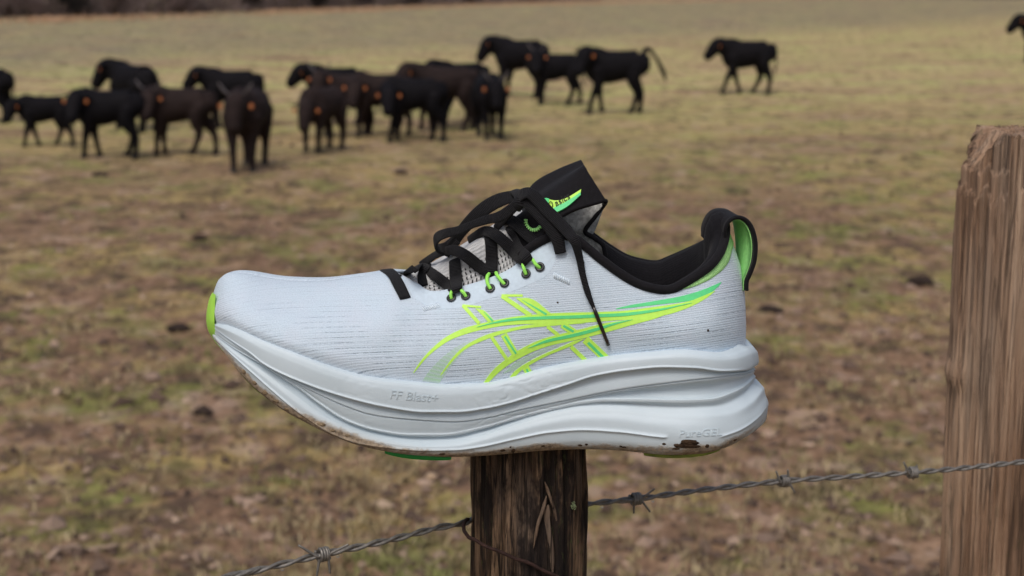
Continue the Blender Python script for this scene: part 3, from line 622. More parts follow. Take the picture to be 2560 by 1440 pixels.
def build_midsole():
    n = 520; P = plan(SOLE, n); px, ym = P[:, 0], P[:, 1]
    # plan normals in world
    mid = S3(px, pchip(T_L2, px), ym); tx = np.gradient(mid[:, 0]); ty = np.gradient(mid[:, 1])
    N = norm(np.stack([ty, -tx, 0*tx], 1)); N[0] = [-1, 0, 0]; N[-1] = [1, 0, 0]
    N = np.where((N[:, 1:2] > .0), -N*0+N, N)
    e = np.arange(n)/(n-1)
    L = {k: pchip(t, px) for k, t in dict(F=T_F, L1=T_L1, L2=T_L2, L3=T_L3, L4=T_L4, R5=T_R5, ZB=T_ZB).items()}
    def O(*pts): return pchip([(a, b) for a, b in pts], px)
    taper = O((529, .1), (560, .3), (640, .8), (720, 1), (1895, 1))              # relief fades out at the toe
    lerp = lambda a, b, f: a+(b-a)*f
    lo = O((529, .2), (700, .8), (1000, 1.6), (1300, 1.6), (1500, 2.6), (1700, 4.4), (1850, 5.6), (1893, 6.4))     # lower lobe
    lf = O((529, -2.), (600, -1.5), (1300, -1.5), (1800, -2.2), (1893, -5.5))
    ridge = O((529, 0), (640, .8), (1600, .8), (1655, .8), (1672, 0), (1780, 0), (1800, .6), (1850, .5), (1895, .15)); hl = O((529, 1), (1800, 1), (1893, .35))
    bt = O((529, .12), (600, .22), (680, .5), (800, 1), (1780, 1), (1850, .7), (1893, .45))        # the lower edge rolls under less at toe and heel
    K = [  # (py, offset)
        (L['F']-4, lf-2.5), (L['F'], lf), (lerp(L['F'], L['L1'], .10), lf*.35), (lerp(L['F'], L['L1'], .3), .5+lf*.05), (lerp(L['F'], L['L1'], .7), .9*taper),
        (L['L1']-6*taper, 1.0*taper), (L['L1']-1.5*taper, 1.6*taper*hl), (L['L1']+1.*taper, 1.1*taper*hl), (L['L1']+5*taper, -2.0*taper),
        (lerp(L['L1'], L['L2'], .32), -2.3*taper), (lerp(L['L1'], L['L2'], .62), -1.3*taper), (L['L2']-2.2*taper, -.9*taper), (L['L2'], -2.0*taper), (L['L2']+2.2*taper, -1.5*taper),
        (lerp(L['L2'], L['L3'], .5), taper*O((529, -1.6), (1400, -1.9), (1480, -3.), (1600, -6.0), (1780, -6.2), (1860, -3.5), (1893, -2.0))),
        (L['L3']-3*taper, taper*O((529, -2.2), (1400, -2.2), (1600, -4.6), (1800, -4.6), (1893, -2.0))), (L['L3'], taper*O((529, -1.3), (1400, -2.0), (1600, -1.6), (1893, -1.0))),
        (L['L3']+np.minimum(6, .3*(L['L4']-L['L3'])), taper*O((529, -2.6), (1400, -2.2), (1600, -1.6), (1893, -1.2))),
        (lerp(L['L3'], L['L4'], .52), taper*O((529, -4.8), (1200, -4.6), (1400, -3.0), (1550, -4.4), (1893, -2.0))), (lerp(L['L3'], L['L4'], .85), taper*O((529, -3.4), (1200, -3.2), (1400, -1.6), (1600, -2.2), (1893, 2.0))),
        (L['L4']+1, taper*O((529, -1.), (1300, -1.), (1600, -.8), (1893, 4.0))), (lerp(L['L4'], L['R5'], .45), lo*.75), (L['R5']-4*taper, lo), (L['R5'], lo+ridge), (L['R5']+4*taper, lo),
        (lerp(L['R5'], L['ZB'], .45), lo-.5), (lerp(L['R5'], L['ZB'], .75), lo-2.2*bt), (lerp(L['R5'], L['ZB'], .93), lo-4.8*bt), (L['ZB'], lo-8.0*bt)]
    # keep rows ordered
    PY = np.array([k[0] for k in K]); OF = np.array([np.broadcast_to(k[1], px.shape) for k in K])
    PY = np.maximum.accumulate(PY, 0)
    sub = 4; idx = np.linspace(0, len(K)-1, (len(K)-1)*sub+1)
    i0 = np.minimum(idx.astype(int), len(K)-2); f = (idx-i0)[:, None]
    pyr = PY[i0]*(1-f)+PY[i0+1]*f
    # smooth interpolation of offsets (monotone, per column, by catmull with limited tangents)
    d = np.diff(OF, axis=0); m = np.zeros_like(OF); m[1:-1] = np.where(d[:-1]*d[1:] > 0, 2*d[:-1]*d[1:]/(d[:-1]+d[1:]+1e-9), 0); m[0] = d[0]; m[-1] = d[-1]
    f2, f3 = f*f, f**3; ofr = (2*f3-3*f2+1)*OF[i0]+(f3-2*f2+f)*m[i0]+(-2*f3+3*f2)*OF[i0+1]+(f3-f2)*m[i0+1]
    # moulding creases: shallow slanted wrinkles of the foam
    pxx = np.broadcast_to(px, pyr.shape)
    wr = perlin(pxx*.012+pyr*.028, pyr*.045-pxx*.006, 2.)
    band = np.clip(1-np.abs((pxx-1290)/190), 0, 1)+np.clip(1-np.abs((pxx-900)/160), 0, 1)*.35
    ofr = ofr-np.clip(1-np.abs(wr)*14, 0, 1)*.42*np.clip(band, 0, 1)*(pyr < L['L4'])*(pyr > L['F']+6)
    ofr = ofr+.10*fbm(pxx*.02, pyr*.02, 7., 3)
    low = np.clip((pyr-(L['ZB']-26))/26, 0, 1)
    tread = np.sin((pxx+pyr*1.5)*.30)*np.clip((pyr-(L['ZB']-20))/14, 0, 1)*np.clip(1-np.abs((pxx-1000)/420), 0, 1)
    ofr = ofr+.22*tread
    base = S3(pxx, pyr, np.broadcast_to(ym, pyr.shape))
    V = base+N[None]*ofr[..., None]/1000
    dirt = np.clip((pyr-(L['ZB']-O((529, 22), (600, 34), (800, 44), (1100, 34), (1300, 38), (1500, 36), (1700, 46), (1893, 42))))/20, 0, 1)
    dirt = dirt*O((529, .5), (590, 1.), (900, 1.), (1100, .85), (1250, .95), (1450, .75), (1600, .72), (1700, .9), (1850, .7), (1893, .45))
    # underside rows reach to the centre plane
    nr = V.shape[0]; last = V[-1]; und = []
    for q in (.35, .7, 1.):
        w = last.copy(); w[:, 1] = last[:, 1]*(1-q)+Y0*q; w[:, 2] -= .0012*math.sin(q*1.57); und.append(w)
    # inner top rows close the sole under the foot
    top = V[0]; ins = []
    for q in (1., .6):
        w = top.copy(); w[:, 1] = top[:, 1]*(1-q)+Y0*q; w[:, 2] -= .006; ins.append(w)
    W = np.concatenate([np.array(ins), V, np.array(und)]); D = np.concatenate([np.zeros((2, n)), dirt, np.ones((3, n))])
    Wm = W.copy(); Wm[..., 1] = 2*Y0-Wm[..., 1]
    nr = W.shape[0]; Vt = np.concatenate([W.reshape(-1, 3), Wm.reshape(-1, 3)])
    F = np.concatenate([gfaces(nr, n, flip=True), gfaces(nr, n, off=nr*n)])
    o = mesh('midsole', Vt, F, M['foam'], shoe, attrs={'dirt': np.concatenate([D.ravel(), D.ravel()])})
    return BVHTree.FromPolygons([Vector(v) for v in Vt.tolist()], F.tolist())
bvh_sole = build_midsole()

# upper: stations round the shoe, each a section of four points (bottom, lower side, upper side, top edge)
UP = np.array([
 [(531, 812, 0), (527, 778, 0), (531, 742, 0), (541, 710, 0)],
 [(542, 818, -17), (534, 782, -17), (539, 742, -11), (549, 697, 0)],
 [(572, 828, -31), (563, 786, -31), (565, 738, -21), (569, 684, 0)],
 [(620, 850, -42), (613, 808, -42), (613, 752, -30), (606, 682, 0)],
 [(700, 884, -50), (697, 842, -50), (695, 780, -37), (695, 698, 0)],
 [(800, 922, -54), (800, 870, -54), (800, 792, -40), (800, 702, 0)],
 [(900, 952, -55), (900, 888, -54), (900, 792, -40), (900, 690, 0)],
 [(980, 967, -54), (980, 890, -52), (980, 782, -39), (978, 678, 0)],
 [(1030, 972, -53), (1030, 882, -51), (1033, 790, -38), (1040, 706, -17)],
 [(1080, 976, -51), (1080, 885, -49), (1083, 794, -38), (1085, 727, -25)],
 [(1180, 976, -47), (1180, 875, -46), (1183, 764, -37), (1188, 706, -27)],
 [(1270, 964, -44), (1270, 860, -44), (1273, 735, -36), (1277, 670, -27)],
 [(1350, 940, -42), (1350, 830, -43), (1342, 700, -36), (1328, 622, -27)],
 [(1420, 925, -41), (1420, 815, -42), (1412, 690, -36), (1398, 594, -29)],
 [(1480, 912, -41), (1480, 815, -42), (1474, 704, -37), (1462, 622, -31)],
 [(1560, 902, -41), (1560, 825, -43), (1556, 752, -39), (1546, 686, -34)],
 [(1640, 895, -42), (1640, 835, -44), (1640, 780, -41), (1636, 724, -36)],
 [(1720, 892, -41), (1720, 835, -43), (1718, 776, -39), (1708, 716, -34)],
 [(1790, 896, -35), (1792, 822, -37), (1786, 748, -33), (1768, 680, -28)],
 [(1835, 894, -23), (1838, 818, -25), (1829, 726, -22), (1806, 628, -18)],
 [(1856, 888, -10), (1859, 802, -11), (1848, 690, -10), (1817, 592, -8)],
 [(1862, 885, 0), (1865, 800, 0), (1855, 680, 0), (1822, 582, 0)]], float)
CLOSED = np.array([1, 1, 1, 1, 1, 1, 1, .9, .15, 0, 0, 0, 0, 0, 0, 0, 0, 0, 0, 0, 0, 0], float)
def section(s, t):
    """s: station numbers (n), t: 0..1 (m) -> table points (m, n, 3)"""
    A = catat(UP, s); w = np.interp(s, np.arange(len(CLOSED)), CLOSED)[:, None]
    b, m1, m2, tp = A[:, 0], A[:, 1], A[:, 2], A[:, 3]
    mir = m2.copy(); mir[:, 1] = m2[:, 1]; mir[:, 2] = -m2[:, 2]; ext = tp+(tp-m2)*.6
    ph = mir*w+ext*(1-w); Q = [b+(b-m1), b, m1, m2, tp, ph]; out = []
    for q in np.asarray(t)*3:
        i = min(int(q), 2); f = q-i; p0, p1, p2, p3 = Q[i], Q[i+1], Q[i+2], Q[i+3]
        out.append(.5*((2*p1)+(p2-p0)*f+(2*p0-5*p1+4*p2-p3)*f*f+(3*p1-p0-3*p2+p3)*f**3))
    return np.array(out)
def st(px_top):                             # station number whose top edge is at this px
    k = np.linspace(7, 21, 600); tp = catat(UP, k)[:, 3, 0]; return float(np.interp(px_top, tp, k))
s_all = np.interp(np.linspace(0, 1, 420), np.linspace(0, 1, 22), np.arange(22))
T_all = np.linspace(0, 1, 64)
TB = section(s_all, T_all)
def flowv(px, py):
    xf = np.interp(py, [690, 740, 780, 815, 852, 888, 927, 950, 965], [545, 530, 528, 555, 642, 732, 837, 924, 1060])
    v = py-np.interp(py, [700, 800, 860], [58, 44, 22])*np.exp(-np.maximum(px-xf, 0)/85)+.06*np.maximum(px-1150, 0)+.00016*np.maximum(px-1250, 0)**2*.6
    return v+4*np.sin(px*.006)
def build_upper():
    V = S3(TB[..., 0], TB[..., 1], TB[..., 2]); n = V.shape[1]
    uv = np.stack([TB[..., 0]/100, flowv(TB[..., 0], TB[..., 1])/100], -1)
    ed = np.array([6.]); Vm = V.copy(); Vm[..., 1] = 2*Y0-Vm[..., 1]
    F = np.concatenate([gfaces(64, n, flip=False), gfaces(64, n, off=64*n, flip=True)])
    A = np.concatenate([V.reshape(-1, 3), Vm.reshape(-1, 3)]); U = np.concatenate([uv.reshape(-1, 2)]*2)
    # flip so that normals look outwards
    f = F[64*3]; nrm = np.cross(A[f[1]]-A[f[0]], A[f[2]]-A[f[0]])
    if nrm[1] > 0: F = F[:, ::-1]
    o = mesh('upper', A, F, [M['knit'], M['lining']], shoe, uv=U)
    md = o.modifiers.new('thick', 'SOLIDIFY'); md.thickness = .0016; md.offset = -1; md.material_offset = 1; md.material_offset_rim = 0
    return BVHTree.FromPolygons([Vector(v) for v in A.tolist()], F.tolist())
bvh_up = build_upper()

# tongue: sections across, from the throat up to the hem (px, py, mm)
TG = np.array([
 [(990, 770, -22), (990, 735, -15), (990, 712, 0), (990, 700, 14), (990, 700, 26)],
 [(1075, 758, -22), (1066, 692, -13), (1068, 670, 0), (1068, 664, 12), (1080, 690, 26)],
 [(1185, 745, -23), (1160, 632, -11), (1160, 618, 0), (1158, 612, 10), (1185, 650, 26)],
 [(1275, 705, -23), (1243, 584, -11), (1238, 570, 0), (1236, 564, 10), (1275, 620, 27)],
 [(1328, 650, -24), (1300, 548, -13), (1296, 536, 0), (1292, 530, 12), (1340, 590, 28)],
 [(1368, 572, -29), (1356, 500, -17), (1345, 482, -2), (1334, 466, 14), (1400, 590, 28)],
 [(1425, 529, -27), (1414, 458, -17), (1402, 444, -2), (1394, 434, 14), (1470, 592, 28)],
 [(1516, 502, -24), (1464, 420, -16), (1460, 412, -2), (1455, 406, 13), (1506, 518, 24)]], float)
def tongue_pt(s, q):                        # s 0..7 along, q 0..4 across
    A = catat(TG, s); return catat(np.swapaxes(A, 0, 1), q) if np.ndim(q) else None
def build_tongue():
    ss = np.linspace(0, 7, 140); qq = np.linspace(0, 4, 60); A = catat(TG, ss)               # (140,5,3)
    G = catat(np.swapaxes(A, 0, 1), qq)                                                       # (60,140,3)
    G = np.swapaxes(G, 0, 1); V = S3(G[..., 0], G[..., 1], G[..., 2])
    uv = np.stack([np.broadcast_to(ss[:, None], G.shape[:2]), np.broadcast_to(qq[None]/4, G.shape[:2])], -1)
    F = gfaces(140, 60); nn = np.cross(V[1, 10]-V[0, 10], V[0, 11]-V[0, 10])
    f = F[59*70+8]; A_ = V.reshape(-1, 3); nr = np.cross(A_[f[1]]-A_[f[0]], A_[f[2]]-A_[f[0]])
    if nr[1] > 0: F = F[:, ::-1]
    flip_t = nr[1] > 0
    # split: the lower knit part and the upper black part with its grey terry inside
    row = np.repeat(np.arange(139), 59); k = 4.15/7*139
    black = (row > k) | ((row > k-14) & (np.tile(np.arange(59), 139) < 22) & (row > k-12))
    fl, fu = F[~black], F[black]
    t = mesh('tongue', A_, fl, [M['tongue'], M['greyloop']], shoe, uv=uv.reshape(-1, 2))
    u = mesh('tongue_collar', A_, fu, [M['black'], M['greyloop']], shoe, uv=uv.reshape(-1, 2))
    for o, th in ((t, .0025), (u, .0028)):
        md = o.modifiers.new('thick', 'SOLIDIFY'); md.thickness = th; md.offset = -1; md.material_offset = 1; md.material_offset_rim = 0 if o is u else 0
    # black binding down the far wing's free edge and along the hem
    z = [(1514, 503, -23), (1513, 507, 0), (1511, 510, 12), (1488, 541, 13), (1463, 577, 14), (1484, 594, 14), (1507, 612, 14), (1514, 640, 14)]
    C = catmull(z, 8); V2, F2, U2 = tube_geo(S3(C[:, 0], C[:, 1], C[:, 2]), .0014, 8); mesh('tongue_binding', V2, F2, M['black'], shoe, uv=U2)
    # grey terry wing behind, shown below the black collar
    a = catmull([(1372, 566, 20), (1430, 530, 22), (1508, 510, 24)], 12); b = catmull([(1440, 640, 28), (1462, 578, 28), (1506, 520, 26)], 12)
    c = catmull([(1395, 600, 26), (1440, 640, 30), (1513, 636, 30)], 12); d = catmull([(1430, 570, 26), (1463, 577, 28), (1506, 612, 29)], 12)
    for top, bot in ((a, d), (d, c)):
        pass
    P = [(1366, 572), (1400, 548), (1440, 528), (1480, 512), (1511, 507), (1488, 540), (1463, 576), (1484, 594), (1506, 612), (1513, 640), (1470, 640), (1420, 620)]
    cx, cy = 1440, 578; V3 = []
    for f in (0, .5, 1.):
        for p in P: V3.append(S3(cx+(p[0]-cx)*f, cy+(p[1]-cy)*f, 15-2*f*(p[0] > 1480)+(p[1]-578)*.02))
    V3 = np.array(V3); V4 = V3+np.array([0, .0022, 0]); F3 = [list(f) for f in gfaces(3, len(P), True)]
    k = len(V3); F4 = F3+[[i+k for i in f][::-1] for f in F3]+[[24+i, 24+(i+1) % 12, k+24+(i+1) % 12, k+24+i] for i in range(12)]
    mesh('tongue_lining', np.concatenate([V3, V4]), F4, M['greyloop'], shoe)
    return BVHTree.FromPolygons([Vector(v) for v in A_.tolist()], F.tolist())
bvh_tg = build_tongue()
CAM = Vector((0, 0, H))
def hit(px, py, off=.0003, trees=(bvh_up, bvh_tg), default=-30):
    dx, dy, dz = ray(px, py); dr = Vector((float(dx), float(dy), float(dz))).normalized(); best = None
    for t in trees:
        loc, nn, _, dist = t.ray_cast(CAM, dr)
        if loc is not None and (best is None or dist < best[2]): best = (loc, nn, dist)
    if best is None: return np.array(S3(px, py, default)), np.array([0, -1., .2])
    loc, nn, _ = best
    if nn.dot(dr) > 0: nn = -nn
    return np.array(loc+nn*off), np.array(nn)

def strip(name, top, bot, mat, lift, trees=(bvh_up,), m=3, step=5., parent=None, skirt=.0003, n=None, **k):
    nsk = None
    """a thin printed or welded film draped on the shoe between two outlines"""
    top = catmull(top, 8) if len(top) > 2 else np.array(top, float); bot = catmull(bot, 8) if len(bot) > 2 else np.array(bot, float)
    L = max(np.linalg.norm(np.diff(top, axis=0), axis=1).sum(), np.linalg.norm(np.diff(bot, axis=0), axis=1).sum()); n = n or max(3, int(L/step)+1)
    a, b = resample(top, n), resample(bot, n); V, U = [], []
    for j in range(m+1):
        p = a*(1-j/m)+b*j/m
        for i in range(n):
            w, nn = hit(p[i][0], p[i][1], lift, trees); V.append(w); U.append((i/(n-1), j/m))
    # edges drop into the surface
    low = []
    for j, src in ((0, a), (m, b)):
        for i in range(n): w, _ = hit(src[i][0], src[i][1], -skirt, trees); low.append(w)
    V = np.array(V+low); F = [list(f) for f in gfaces(m+1, n)]; base = (m+1)*n
    F += [[i+1, i, base+i, base+i+1] for i in range(n-1)]
    F += [[m*n+i, m*n+i+1, base+n+i+1, base+n+i] for i in range(n-1)]
    U += [(i/(n-1), 0) for i in range(n)]+[(i/(n-1), 1) for i in range(n)]
    nsk = m*(n-1); f = F[0]; nr = np.cross(V[f[1]]-V[f[0]], V[f[2]]-V[f[0]])
    if nr[1] > 0: F = [q[::-1] for q in F]
    # own vertices for the skirts, so that the face of the film shades flat to its edge
    V = V.tolist(); U = list(U); F2 = F[:nsk]
    for f in F[nsk:]:
        b0 = len(V); V += [V[i] for i in f]; U += [U[i] for i in f]; F2.append(list(range(b0, b0+4)))
    return mesh(name, V, F2, mat, parent or shoe, uv=U, **k)
def line2(p, q, w, taper=1.):               # a straight bar as two outlines
    p, q = np.array(p, float), np.array(q, float); d = (q-p)/np.linalg.norm(q-p); nv = np.array([d[1], -d[0]])*w/2
    return [p+nv, q+nv*taper], [p-nv, q-nv*taper]

# ---- logo stripes on the side
def logo():
    lg = M['lime']; tl = M['teal']
    A_top = [(1033, 932), (1050, 905), (1076, 875), (1110, 846), (1149, 825), (1186, 813), (1232, 802), (1299, 790), (1382, 783), (1491, 780), (1560, 777), (1615, 770), (1667, 763), (1719, 754), (1750, 743), (1787, 727)]
    A_bot = [(1034, 933), (1065, 896), (1098, 868), (1133, 847), (1186, 829), (1249, 816), (1299, 811), (1368, 809), (1440, 808), (1538, 801), (1600, 798), (1667, 787), (1719, 770), (1760, 749), (1788, 728)]
    B_top = [(1100, 938), (1133, 892), (1166, 862), (1216, 837), (1266, 823), (1315, 813), (1365, 808), (1440, 806)]
    B_bot = [(1102, 939), (1137, 897), (1170, 869), (1222, 846), (1269, 831), (1315, 821), (1375, 815), (1464, 808)]
    C_top = [(1206, 961), (1232, 926), (1266, 897), (1299, 874), (1349, 850), (1398, 836), (1448, 824), (1498, 811), (1545, 803), (1600, 797), (1660, 784)]
    C_bot = [(1216, 961), (1249, 929), (1282, 905), (1332, 879), (1382, 862), (1438, 850), (1471, 842), (1518, 830), (1581, 812), (1630, 799), (1664, 787)]
    D_top = [(1268, 952), (1289, 926), (1319, 906), (1358, 886), (1398, 869), (1438, 851)]
    D_bot = [(1277, 952), (1303, 926), (1330, 909), (1370, 888), (1422, 867), (1465, 845)]
    L_top = [(1540, 771), (1580, 762), (1640, 752), (1700, 741), (1750, 727), (1804, 705)]
    L_bot = [(1541, 773), (1590, 768), (1650, 761), (1719, 753), (1762, 742), (1796, 716)]
    for i, (t, b) in enumerate(((A_top, A_bot), (B_top, B_bot), (C_top, C_bot), (D_top, D_bot))): strip('logo_stripe', t, b, lg, .00020+.00003*i)
    strip('logo_stripe', L_top, L_bot, tl, .00018, label='teal wing of the side stripe')
    bars = [((1158, 764), (1198, 809), 9), ((1156, 764), (1203, 768), 5), ((1255, 740), (1327, 789), 11), ((1254, 739), (1307, 739), 6),
            ((1229, 843), (1269, 901), 9), ((1259, 836), (1290, 888), 17), ((1368, 816), (1396, 838), 9), ((1405, 811), (1437, 832), 17),
            ((1427, 866), (1470, 907), 10), ((1463, 848), (1518, 900), 20), ((1313, 917), (1328, 942), 17), ((1285, 938), (1292, 952), 8)]
    for i, (p, q, w) in enumerate(bars):
        t, b = line2(p, q, w); strip('logo_bar', t, b, lg, .00032+.00002*(i % 3), m=2)
    strip('logo_bar', [(1190, 771), (1212, 778), (1236, 802)], [(1189, 772), (1205, 788), (1221, 806)], lg, .00036, m=2)
    strip('logo_bar', [(1292, 745), (1333, 749), (1380, 786)], [(1291, 747), (1318, 766), (1348, 788)], lg, .00036, m=2)
    def mid(pts, ws, lift=.00045):
        P = catmull(pts, 6) if len(pts) > 2 else np.array(pts, float); T = np.gradient(P, axis=0); T /= np.linalg.norm(T, axis=1)[:, None]
        w = np.interp(np.linspace(0, 1, len(P)), np.linspace(0, 1, len(ws)), ws)[:, None]/2; nv = np.stack([T[:, 1], -T[:, 0]], 1)*w
        strip('logo_inlay', resample(P+nv, 12) if len(pts) == 2 else P+nv, resample(P-nv, 12) if len(pts) == 2 else P-nv, tl, lift, m=1)
    mid([(1192, 818), (1240, 806), (1294, 798), (1369, 794), (1440, 792), (1500, 789), (1563, 786), (1620, 779), (1667, 771), (1729, 757)], [1, 6, 8, 8, 8, 6, 1])
    mid([(1320, 870), (1369, 852), (1425, 840), (1481, 826), (1537, 809), (1582, 799)], [1, 7, 8, 8, 5, 1])
    mid([(1262, 841), (1290, 884)], [5, 5]); mid([(1408, 814), (1434, 829)], [6, 6]); mid([(1470, 856), (1512, 897)], [7, 7]); mid([(1316, 922), (1326, 940)], [5, 5])
    mid([(1209, 779), (1232, 803)], [1, 5]); mid([(1306, 750), (1366, 786)], [1, 6])
    # faded hatch prints beside the stripes
    t = NT('faded_print', .6, .3); x, y, _ = t.sep(t.uv())
    h = t.ramp(t.math('FRACT', t.math('MULTIPLY', x, 15)), [(.35, .45), (.5, 1)])
    f = t.math('MULTIPLY', h, t.ramp(x, [(0, .75), (.55, .55), (1., .0)]))
    t.col(t.mix(f, (.53, .64, .70), (.36, .62, .38))); t.bump(t.noise(t.coord(), 1500, 2), .5, .0004)
    strip('logo_fade', [(1056, 952), (1075, 925), (1110, 890), (1150, 862), (1195, 846)], [(1098, 958), (1120, 925), (1148, 892), (1175, 868), (1205, 852)], t.m, .00012)
    strip('logo_fade', [(1285, 925), (1320, 900), (1352, 884), (1395, 864), (1430, 853)], [(1255, 936), (1290, 905), (1330, 885), (1380, 864), (1425, 850)], t.m, .00012)
logo()

# ---- green knit band below the collar, pale overlays
def edgeband(name, s0, s1, depth, mat, lift, n=60, side=-1, **k):
    s = np.linspace(s0, s1, n); rows = 7; V = []
    dep = np.interp(np.linspace(0, 1, n), np.linspace(0, 1, len(depth)), depth)
    B = np.array([section(s, [1-f])[0] for f in np.linspace(0, .5, 60)])                    # (60,n,3)
    for j in range(rows):
        q = dep*j/(rows-1)/.5*59; i = np.minimum(q.astype(int), 58); f = (q-i)[:, None]
        P = B[i, np.arange(n)]*(1-f)+B[i+1, np.arange(n)]*f; V.append(S3(P[:, 0], P[:, 1], P[:, 2]))
    V = np.array(V); nn = norm(np.cross(np.gradient(V, axis=1), np.gradient(V, axis=0)))
    if nn[3, n//2, 1] > 0: nn = -nn
    V = V+nn*lift; V[-1] -= nn[-1]*lift*1.6
    if side > 0: V[..., 1] = 2*Y0-V[..., 1]
    F = gfaces(rows, n); d = np.linspace(0, (s1-s0)*8, n); uv = np.stack([np.broadcast_to(d[None], (rows, n)), np.broadcast_to(np.linspace(0, 1, rows)[:, None], (rows, n))], -1)
    return mesh(name, V.reshape(-1, 3), F, mat, shoe, uv=uv.reshape(-1, 2), **k)
t = NT('lime_knit', .9, .2); ux, uy, _ = t.sep(t.uv()); nz = t.noise(t.coord(), 1400, 2)
t.col(t.ramp(nz, [(.3, (.38, .76, .27)), (.7, (.50, .90, .37))])); t.bump(t.math('ADD', t.math('SINE', t.math('MULTIPLY', ux, 14.)), nz), .6, .0006); M['limeknit'] = t.m
for sd2 in (-1, 1): edgeband('collar_band', st(1664), 21, [.0, .06, .11, .14, .15, .14, .12], M['limeknit'], .0007, side=sd2)
# eyestay overlay: a smooth film along the lace edge
strip('eyestay', [(1022, 712), (1060, 722), (1085, 730), (1130, 727), (1180, 712), (1225, 696), (1270, 675), (1300, 655), (1330, 628), (1380, 603)],
      [(1030, 742), (1075, 768), (1120, 772), (1165, 766), (1220, 748), (1270, 733), (1320, 712), (1362, 692), (1385, 660), (1392, 622)], M['overlay'], .00012, m=8, step=8, skirt=.0003)
strip('toe_overlay', [(958, 676), (985, 681), (1015, 700)], [(962, 690), (985, 705), (1012, 716)], M['overlay'], .0003, m=3)
for (px, py, a) in ((1077, 768, -14), (1404, 697, 24)):      # stitched bar tacks
    gs = []; ca, sa = math.cos(R(a)), math.sin(R(a))
    for i in range(9):
        x = (i-4)*5.0; pts = []
        for q in (-1, 0, 1):
            dx, dy = x+q*3.0, q*6.5; w, nn = hit(px+dx*ca-dy*sa, py+dx*sa+dy*ca, -.0001+.0005*(q == 0), (bvh_up,)); pts.append(w)
        gs.append(tube_geo(np.array(pts), .0004, 6))
    V, F, U = merge(*gs); mesh('bar_tack', V, F, M['thread'], shoe, uv=U)

# ---- collar binding, lining, heel tab, pull loop
TOPL = np.array([(1300, 640, -27), (1328, 618, -27), (1362, 598, -28), (1398, 586, -29), (1440, 598, -30), (1462, 614, -31), (1500, 646, -32.5), (1546, 680, -34), (1590, 707, -35), (1634, 721, -36), (1674, 724, -35), (1710, 708, -33.5), (1768, 670, -28), (1795, 640, -21), (1808, 612, -14), (1814, 582, -9), (1812, 556, -5), (1802, 540, 0)], float)
def topline():
    C = catmull(TOPL, 8); W = S3(C[:, 0], C[:, 1], C[:, 2]); m = W[::-1].copy(); m[:, 1] = 2*Y0-m[:, 1]; return np.concatenate([W, m[1:]])
TW = topline()
V, F, U = tube_geo(TW, .0026, 12); mesh('collar_binding', V, F, M['black'], shoe, uv=U)
def build_lining():
    C = TW; n = len(C); T = norm(np.gradient(C, axis=0)); cen = np.array([float(S3(1600, 700, 0)[0]), Y0, 0])
    N = np.stack([T[:, 1], -T[:, 0], 0*T[:, 0]], 1); N = norm(N); 
    inw = cen[None]-C; inw[:, 2] = 0; N = np.where((N*inw).sum(1, keepdims=True) < 0, -N, N)
    N = norm(N*.7+norm(inw)*.3)
    zb = float(S3(1600, 850, 0)[2]); rows = []
    k = np.minimum(np.arange(n), n-1-np.arange(n))/(n/2)          # 0 front ends .. 1 heel
    for off, dz in ((.0, .0005), (.0025, .0022), (.0055, .0005), (.0085, -.006), (.0095, -.014), (.0090, -.024), (.0065, -.036)):
        w = C+N*off; w[:, 2] += dz*(.4+.6*np.clip(k*1.6, 0, 1)) if dz > -.004 else dz; rows.append(w)
    w = rows[-1].copy(); w[:, 2] = zb; rows.append(w); w = w.copy(); w[:, 1] = Y0; rows.append(w)
    V = np.array(rows); nr = len(rows); d = np.r_[0, np.cumsum(np.linalg.norm(np.diff(C, axis=0), axis=1))]*100
    zz = np.broadcast_to(np.arange(nr)[:, None]/nr*3, (nr, n)); uv = np.stack([np.broadcast_to(d, (nr, n)), zz], -1)
    mesh('lining', V.reshape(-1, 3), gfaces(nr, n), M['lining'], shoe, uv=uv.reshape(-1, 2))
build_lining()
